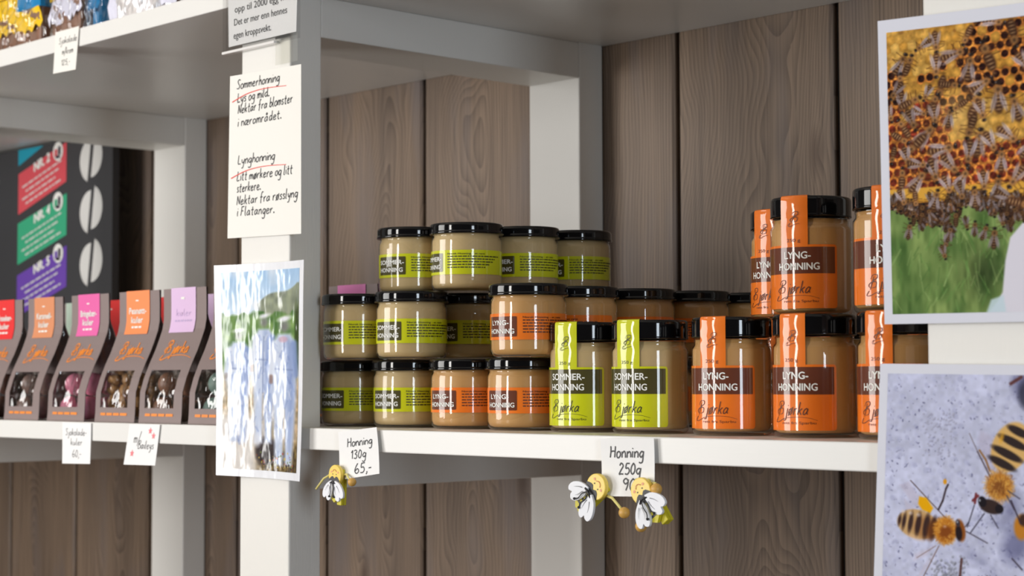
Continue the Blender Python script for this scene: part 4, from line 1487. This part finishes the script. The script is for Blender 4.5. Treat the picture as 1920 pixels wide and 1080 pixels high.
    main = [(1692, 92, 40, -1.0), (1708, 95, 36, -1.2), (1690, 130, 34, -1.55), (1692, 175, 36, 1.57), (1712, 172, 38, -.4), (1680, 150, 34, 2.2), (1762, 60, 36, 1.5), (1762, 108, 40, 1.6),
            (1735, 62, 30, 2.6), (1800, 85, 44, -.25), (1826, 112, 46, -1.4), (1860, 92, 52, -1.9), (1822, 54, 34, 2.0), (1875, 30, 40, .3), (1910, 62, 46, 1.4), (1770, 152, 38, 1.8), (1790, 146, 34, .2),
            (1850, 150, 42, -.5), (1836, 190, 44, -1.2), (1880, 175, 50, -1.6), (1848, 205, 36, 1.3), (1912, 200, 44, -1.8), (1755, 178, 36, -1.0), (1730, 196, 30, .4), (1712, 212, 40, 1.2), (1694, 222, 36, -2.1),
            (1757, 206, 38, 1.5), (1786, 208, 34, -1.4), (1740, 240, 48, -.8), (1716, 262, 44, 2.4), (1700, 285, 36, 1.3), (1774, 272, 46, -.15), (1788, 308, 44, .9), (1754, 318, 44, 1.3), (1826, 236, 42, 1.9),
            (1842, 262, 46, -1.4), (1822, 288, 42, 1.7), (1866, 270, 40, 1.1), (1884, 300, 38, -1.5), (1900, 258, 42, .7), (1690, 322, 36, -1.5), (1724, 330, 44, -.9), (1810, 332, 40, -1.0), (1780, 348, 36, 1.2),
            (1690, 246, 34, .6), (1850, 345, 36, 1.5), (1876, 352, 36, -1.4), (1910, 340, 42, 2.2), (1690, 368, 32, 1.2), (1716, 372, 28, 1.5), (1756, 370, 34, -1.3), (1806, 362, 34, 1.4), (1832, 370, 34, -1.6), (1895, 375, 36, .5),
            (1668, 196, 30, 1.3), (1672, 280, 30, 1.8), (1930, 120, 40, 1.0), (1935, 280, 40, -1.0), (1945, 200, 40, 2.0), (1725, 300, 34, .2), (1804, 190, 30, 2.6), (1742, 160, 28, 2.0), (1920, 390, 40, .3), (1940, 350, 40, 1.9)]
    for b in main:
        c.bee(*b, r, r.uniform(.85, 1.12))
    gray = c.a.mean(-1, keepdims=True)
    c.a = c.a * .86 + gray * np.array([.15, .14, .135])
    return c


def photo_bees():
    x0, y0, x1, y1 = 1660, 700, 1985, 1130
    c = Canvas(330, 430, x0, y0, x1, y1, (202, 206, 234))
    r = random.Random(8)
    n1, n2, n3 = c.noise(60, 60, 1), c.noise(7, 7, 2), c.noise(22, 16, 3)
    c.a *= (.93 + .12 * n1 + .10 * (n2 - .5) + .06 * (n3 - .5))[..., None]
    for q in range(1000):
        x, y = r.uniform(x0, x1), r.uniform(y0, y1)
        big = r.uniform(3, 7)
        c.ell(x, y, big, big * r.uniform(.6, 1), r.uniform(0, 3), r.choice([(196, 200, 232), (186, 190, 224), (160, 164, 200)]), .35, 2)
        if r.random() < .75:
            c.ell(x + big * .7, y + big * .5, r.uniform(1, 4.2), r.uniform(.8, 2.2), r.uniform(0, 3), (92, 92, 130), r.uniform(.3, .8), 1)
    for q in range(90):
        x, y = r.uniform(1735, 1800), r.uniform(770, 850)
        c.ell(x, y, 3, 2.6, 0, (150, 150, 176), .5, 1)
        c.ell(x - 1, y - 1, 1.4, 1.2, 0, (226, 228, 240), .6, 1)
    for q in range(140):
        x, y = r.gauss(1790, 20), r.gauss(1062, 18)
        c.ell(x, y, 3, 3, 0, (120, 122, 138), .5, 1)
        c.ell(x - 1, y - 1, 1.6, 1.4, 0, (222, 226, 236), .6, 1)
    for ex, ey, ea, eb, an, al in ((1915, 1000, 34, 46, .4, .6), (1930, 720, 30, 40, 0, .7), (1880, 965, 30, 14, .4, .45), (1840, 1030, 60, 18, .5, .25), (1905, 940, 26, 50, .2, .4)):
        c.ell(ex, ey, ea, eb, an, (76, 78, 120), al, 22)

    def legs(lst, w, col=(64, 50, 56)):
        for x0_, y0_, x1_, y1_ in lst:
            c.seg(x0_, y0_, x1_, y1_, w, col, .9, 1.2)

    # bee at the lower left, head to the right
    for pts in ([(1760, 960), (1708, 898), (1690, 905), (1718, 940)], [(1752, 968), (1700, 930), (1704, 950)]):
        c.poly(pts, (196, 188, 208), .55, 5)
    for pts in ([(1762, 1012), (1724, 1030), (1722, 1042), (1748, 1030)], [(1770, 1014), (1735, 1070), (1720, 1090), (1742, 1050)]):
        c.poly(pts, (206, 196, 214), .6, 6)
    c.seg(1786, 964, 1712, 896, 2.2, (96, 74, 70), .9)
    c.seg(1770, 1012, 1738, 1076, 2, (120, 92, 84), .8)
    c.seg(1764, 1012, 1728, 1036, 1.6, (130, 104, 100), .7)
    legs([(1768, 946, 1776, 930), (1776, 930, 1782, 908), (1782, 908, 1786, 900)], 4)
    c.ell(1780, 895, 4.5, 6, 0, (226, 160, 40), 1, 1.5)
    c.poly([(1730, 924), (1744, 926), (1758, 944), (1752, 954), (1736, 948), (1728, 938)], (240, 176, 16), 1, 3)
    c.ell(1728, 975, 43, 28, .16, (206, 168, 116), 1, 3)
    c.ell(1742, 980, 30, 26, .16, (150, 96, 54), .6, 12)
    for dx, hh in ((-36, 15), (-27, 22), (-14, 26), (1, 28), (17, 29), (31, 27)):
        c.ell(1728 + dx, 975 + dx * .16, 4.8 + (dx + 40) * .055, hh, .16, (58, 40, 40), .95, 3.5)
    c.ell(1755, 984, 12, 25, .16, (112, 62, 30), .9, 8)
    for dx in (-30, -16, 0):
        c.ell(1729 + dx, 958 + dx * .16, 6, 5, .16, (226, 214, 214), .6, 4)
    c.ell(1722, 999, 26, 6, .3, (236, 196, 160), .5, 5)
    c.ell(1782, 983, 25, 28, 0, (204, 134, 48), 1, 6)
    c.ell(1784, 988, 18, 18, 0, (138, 74, 30), 1, 8)
    for q in range(240):
        a, d = r.uniform(0, 6.28), r.uniform(.4, .97)
        x, y = 1782 + 24 * d * math.cos(a), 983 + 27 * d * math.sin(a)
        b_ = a + r.uniform(-.9, .9)
        c.seg(x, y, x + 4 * math.cos(b_), y + 4 * math.sin(b_), 1.5, r.choice([(226, 160, 60), (190, 116, 40), (236, 184, 96), (150, 84, 34)]), .45, 1.5)
    c.ell(1781, 976, 5, 4, 0, (220, 186, 168), .7, 4)
    c.ell(1811, 981, 11, 23, -.18, (146, 84, 36), 1, 3)
    c.ell(1808, 986, 8, 17, -.1, (40, 30, 34), 1, 3)
    c.ell(1806, 968, 5, 8, -.2, (62, 56, 66), 1, 2)
    c.ell(1805, 966, 2, 3, 0, (210, 214, 226), .8, 1.5)
    legs([(1820, 974, 1826, 966), (1822, 982, 1838, 989), (1838, 989, 1862, 1000)], 2.2, (70, 62, 74))
    # bee at the upper right, head down
    c.poly([(1872, 894), (1842, 820), (1848, 800), (1890, 820), (1884, 880)], (190, 182, 206), .5, 8)
    c.seg(1872, 892, 1842, 838, 2.6, (80, 62, 64), .95)
    c.seg(1842, 838, 1826, 806, 1.6, (110, 92, 92), .8)
    legs([(1858, 852, 1866, 872), (1846, 836, 1858, 852)], 4, (150, 108, 60))
    c.ell(1905, 828, 36, 50, .5, (222, 180, 112), 1, 4)
    for d, hw in ((34, 34), (14, 38), (-10, 36), (-32, 28)):
        c.ell(1905 - d * .48, 828 + d * .86, hw, 9, .42, (44, 36, 40), .95, 3)
    c.ell(1888, 812, 6, 14, .3, (232, 170, 50), .8, 5)
    c.ell(1884, 898, 29, 29, 0, (196, 132, 54), 1, 8)
    c.ell(1882, 902, 20, 19, 0, (138, 84, 40), .95, 9)
    for q in range(320):
        a, d = r.uniform(0, 6.28), r.uniform(.3, .97)
        x, y = 1884 + 29 * d * math.cos(a), 898 + 29 * d * math.sin(a)
        b_ = a + r.uniform(-.9, .9)
        c.seg(x, y, x + 6 * math.cos(b_), y + 6 * math.sin(b_), 1.3, r.choice([(226, 164, 70), (190, 122, 50), (236, 190, 104), (140, 84, 40)]), .45, 1.5)
    for q in range(60):
        x, y = r.gauss(1884, 14), r.gauss(898, 12)
        c.seg(x, y, x + r.uniform(-2, 2), y + 6, 1, r.choice([(228, 170, 80), (110, 66, 36)]), .6)
    c.ell(1868, 935, 25, 14, .22, (60, 46, 44), 1, 3)
    c.ell(1852, 927, 9, 11, -.3, (34, 30, 36), 1, 2)
    c.ell(1884, 938, 9, 9, -.3, (34, 30, 36), 1, 2)
    c.ell(1847, 925, 2.6, 3, 0, (200, 206, 220), .8, 1.5)
    legs([(1844, 917, 1834, 926), (1840, 914, 1838, 930)], 5, (120, 50, 54))
    legs([(1837, 934, 1824, 974), (1856, 948, 1830, 984), (1868, 950, 1882, 972), (1898, 914, 1912, 938), (1900, 905, 1922, 918)], 2.4, (70, 66, 82))
    # pieces of other bees at the edges
    c.ell(1925, 968, 16, 26, 0, (196, 128, 44), 1, 5)
    c.ell(1930, 955, 12, 14, 0, (70, 48, 40), 1, 5)
    legs([(1906, 922, 1924, 962), (1908, 1024, 1926, 1042)], 3, (60, 50, 64))
    c.ell(1893, 1078, 18, 22, -.5, (64, 46, 42), 1, 3)
    c.ell(1888, 1070, 6, 8, -.5, (206, 206, 214), .8, 3)
    c.ell(1905, 1092, 14, 16, 0, (196, 120, 50), 1, 5)
    legs([(1814, 1032, 1810, 1075), (1846, 1062, 1850, 1095), (1862, 1060, 1874, 1090), (1914, 1056, 1916, 1080)], 5, (92, 62, 60))
    c.ell(1820, 1086, 30, 12, .1, (104, 74, 62), .9, 6)
    c.seg(1905, 716, 1925, 704, 6, (96, 54, 52), .9, 3)
    c.ell(1940, 735, 26, 34, 0, (60, 60, 78), .85, 10)
    return c


def photo_keepers():
    x0, y0, x1, y1 = 418, 506, 566, 896
    c = Canvas(150, 390, x0, y0, x1, y1, (206, 226, 246))
    r = random.Random(4)
    n1, n2, n3 = c.noise(30, 22, 1), c.noise(9, 12, 2), c.noise(4, 6, 5)
    sky = np.clip((c.Y - 506) / 90, 0, 1)
    c.mix((150, 192, 236), (1 - sky) * (.45 + .5 * n1))
    c.mix((246, 248, 252), np.clip(n1 * 2 - 1.05, 0, 1) * .8)
    # hillside and trees
    hill = 575 - (c.X - 480) * .62 + 10 * np.sin(c.X * .06)
    hm = np.clip((c.Y - np.maximum(hill, 532)) / 4, 0, 1) * np.clip((c.X - 478) / 10, 0, 1)
    hc = np.stack([124 + 40 * n2, 132 + 40 * n2, 116 + 30 * n2], -1) / 255
    c.a = c.a * (1 - hm[..., None]) + hc * hm[..., None]
    tm = np.clip((c.Y - 580 - 16 * n2) / 6, 0, 1) * np.clip((720 - c.Y) / 20, 0, 1)
    tc = np.stack([72 + 70 * n2, 112 + 62 * n2, 58 + 44 * n2], -1) / 255
    c.a = c.a * (1 - tm[..., None]) + tc * tm[..., None]
    c.mix((58, 74, 36), np.clip((c.X - 556) / 4, 0, 1) * np.clip((c.Y - 560) / 30, 0, 1) * .9)
    # field below
    fm = np.clip((c.Y - 690) / 40, 0, 1)
    fc = np.stack([150 + 70 * n3, 132 + 56 * n3, 96 + 50 * n3], -1) / 255
    c.a = c.a * (1 - fm[..., None]) + fc * fm[..., None]
    c.mix((232, 232, 236), np.clip((c.Y - 770) / 30, 0, 1) * np.clip((500 - c.X) / 30, 0, 1) * .8)
    dkm = np.clip((c.Y - 835) / 22, 0, 1) * np.clip((c.X - 476) / 18, 0, 1)
    dk = np.stack([60 + 90 * n3, 48 + 80 * n3, 36 + 40 * n3], -1) / 255
    c.a = c.a * (1 - dkm[..., None]) + dk * dkm[..., None]
    c.ell(500, 858, 26, 34, .2, (58, 50, 54), .95, 8)
    c.ell(512, 812, 12, 26, 0, (148, 122, 66), .8, 8)
    # keepers in pale suits
    suit, shade = (206, 218, 242), (132, 154, 206)

    def person(cx, top, s, arm):
        c.ell(cx, top + 18 * s, 15 * s, 17 * s, 0, (150, 160, 150), .8, 9)  # head colours soft and low in contrast: glare washing over them is painted in
        c.ell(cx, top + 21 * s, 9 * s, 12 * s, 0, (120, 112, 120), .6, 7)
        c.ell(cx, top + 6 * s, 19 * s, 7 * s, -.2, (236, 238, 246), 1, 5)
        c.poly([(cx - 12 * s, top + 34 * s), (cx + 12 * s, top + 34 * s), (cx + 21 * s, top + 48 * s), (cx + 24 * s, top + 130 * s), (cx + 17 * s, top + 275 * s), (cx + 2 * s, top + 275 * s), (cx, top + 170 * s), (cx - 3 * s, top + 275 * s), (cx - 18 * s, top + 275 * s), (cx - 23 * s, top + 130 * s), (cx - 20 * s, top + 48 * s)], suit, 1, 7)
        c.poly([(cx + 3 * s, top + 40 * s), (cx + 18 * s, top + 50 * s), (cx + 22 * s, top + 150 * s), (cx + 12 * s, top + 260 * s), (cx + 6 * s, top + 180 * s)], shade, .75, 16)
        c.seg(cx - 19 * s, top + 52 * s, cx - 25 * s, top + 108 * s, 12 * s, (222, 230, 246), 1, 6)
        c.seg(cx + 20 * s, top + 52 * s, cx + arm * s, top + 108 * s, 12 * s, shade, .8, 7)
        c.seg(cx - 25 * s, top + 112 * s, cx - 25 * s, top + 122 * s, 7 * s, (150, 120, 110), .8, 4)
        c.seg(cx - 16 * s, top + 98 * s, cx + 16 * s, top + 100 * s, 3, (120, 136, 180), .6, 3)
        c.seg(cx, top + 50 * s, cx - 1, top + 170 * s, 1.6, (110, 124, 170), .7, 1.5)
        for q in range(46):
            yy = top + r.uniform(44, 262) * s
            xx = cx + r.uniform(-19, 19) * s
            c.seg(xx, yy, xx + r.uniform(-7, 7), yy + r.uniform(5, 22), r.uniform(1.5, 4), r.choice([(120, 140, 196), (160, 178, 222), (240, 243, 250), (226, 232, 248)]), .45, 3)
    person(446, 618, .82, 27)
    person(494, 590, .92, 10)
    person(536, 596, 1.05, 24)
    c.ell(534, 642, 12, 8, 0, (206, 160, 176), .7, 4)
    c.ell(482, 838, 10, 18, 0, (230, 234, 246), .8, 6)
    c.poly([(432, 715), (420, 770), (424, 640)], (206, 222, 244), .5, 8)
    for q in range(60):
        c.ell(r.uniform(478, 560), r.uniform(860, 892), r.uniform(1, 3), r.uniform(1, 4), 0, r.choice([(220, 190, 90), (180, 80, 60), (110, 130, 60), (30, 26, 24)]), .8, 1.5)
    return c


def photo_material(name, rough, bump):
    m = mat(name, (1, 1, 1), rough, spec=.9 if bump else .4)
    nt = m.node_tree
    at = nt.nodes.new('ShaderNodeAttribute')
    at.attribute_name = 'ink'
    nt.links.new(at.outputs['Color'], nt.nodes['Principled BSDF'].inputs['Base Color'])
    if bump:
        bp = add_bump(m, *bump)
        nt.links.new(bp.outputs[0], nt.nodes['Principled BSDF'].inputs['Normal'])
    return m


def photo_print(canvas, tl, tr, br, bl, y, inner, label, m, paper, curl=0.0, wave=0.0, lean=0.0):
    # inner = (u0, v0, u1, v1) of the picture inside the white border, v measured from the top
    root = empty('photo_print', (bl[0], y, bl[1]))

    def pos(u, v, d=0.0):
        w = 1 - v
        px = (bl[0] * (1 - u) + br[0] * u) * (1 - w) + (tl[0] * (1 - u) + tr[0] * u) * w
        pz = (bl[1] * (1 - u) + br[1] * u) * (1 - w) + (tl[1] * (1 - u) + tr[1] * u) * w
        py = -curl * (2 * u - 1) ** 2 - lean * v * v + wave * math.sin(6.0 * u + 2.2 * v) * math.sin(math.pi * v)
        return (px - bl[0], py - d, pz - bl[1])
    mb = MB()
    mb.sheet(lambda u, v: pos(u, 1 - v), 24, 24, .0004)
    mb.build('paper', paper, root)
    u0, v0, u1, v1 = inner
    h, w = canvas.a.shape[:2]
    mb = MB()
    us, vs = np.linspace(u0, u1, w + 1), np.linspace(v0, v1, h + 1)
    verts = [pos(u, v, .0002) for v in vs for u in us]
    fs = [((j + 1) * (w + 1) + i, (j + 1) * (w + 1) + i + 1, j * (w + 1) + i + 1, j * (w + 1) + i) for j in range(h) for i in range(w)]
    me = bpy.data.meshes.new('picture')
    me.from_pydata(verts, [], fs)
    me.materials.append(m)
    a = np.clip(canvas.a, 0, 1)
    lin = np.where(a <= 0.04045, a / 12.92, ((a + 0.055) / 1.055) ** 2.4)
    # colour per corner of the fine grid
    pad = np.pad(lin, ((0, 1), (0, 1), (0, 0)), mode='edge')
    col = np.ones(((h + 1) * (w + 1), 4), np.float32)
    col[:, :3] = pad.reshape(-1, 3)
    ca = me.color_attributes.new('ink', 'FLOAT_COLOR', 'POINT')
    ca.data.foreach_set('color', col.ravel())
    me.polygons.foreach_set('use_smooth', [True] * len(fs))
    me.update()
    o = bpy.data.objects.new('picture', me)
    COL.objects.link(o)
    o.parent = root
    tag(root, label, 'photograph')
    return root


PH = photo_material('photo_ink', .10, None)
PHW = photo_material('photo_ink_wavy', .21, ((1.2, 1, .6), 19, 1.0, .014))
PAPW = mat('laminated_paper', sr(240, 242, 248), .2, bump=((1.2, 1, .6), 17, 0.9, .006))
photo_print(photo_comb(), (-.7758, 1.6585), (-.6440, 1.6535), (-.6450, 1.4392), (-.7733, 1.4405), 1.0950, (.055, .042, 1.0, .968),
            'glossy print of bees on a honeycomb above grass, upper right on the post', PH, GLOSSPAPER, curl=.001)
photo_print(photo_bees(), (-.7775, 1.4125), (-.6400, 1.4102), (-.6420, 1.2400), (-.7865, 1.2400), 1.0950, (.050, .040, 1.0, .995),
            'glossy close-up print of honey bees on a lavender surface, lower right on the post', PH, GLOSSPAPER, curl=.001)
photo_print(photo_keepers(), (-1.6045, 1.5223), (-1.4500, 1.5206), (-1.4560, 1.3042), (-1.5990, 1.3056), 1.0960, (.06, .035, .945, .965),
            'laminated print of beekeepers in white suits on the middle post, glare across it', PHW, PAPW, curl=.008, wave=.0016)
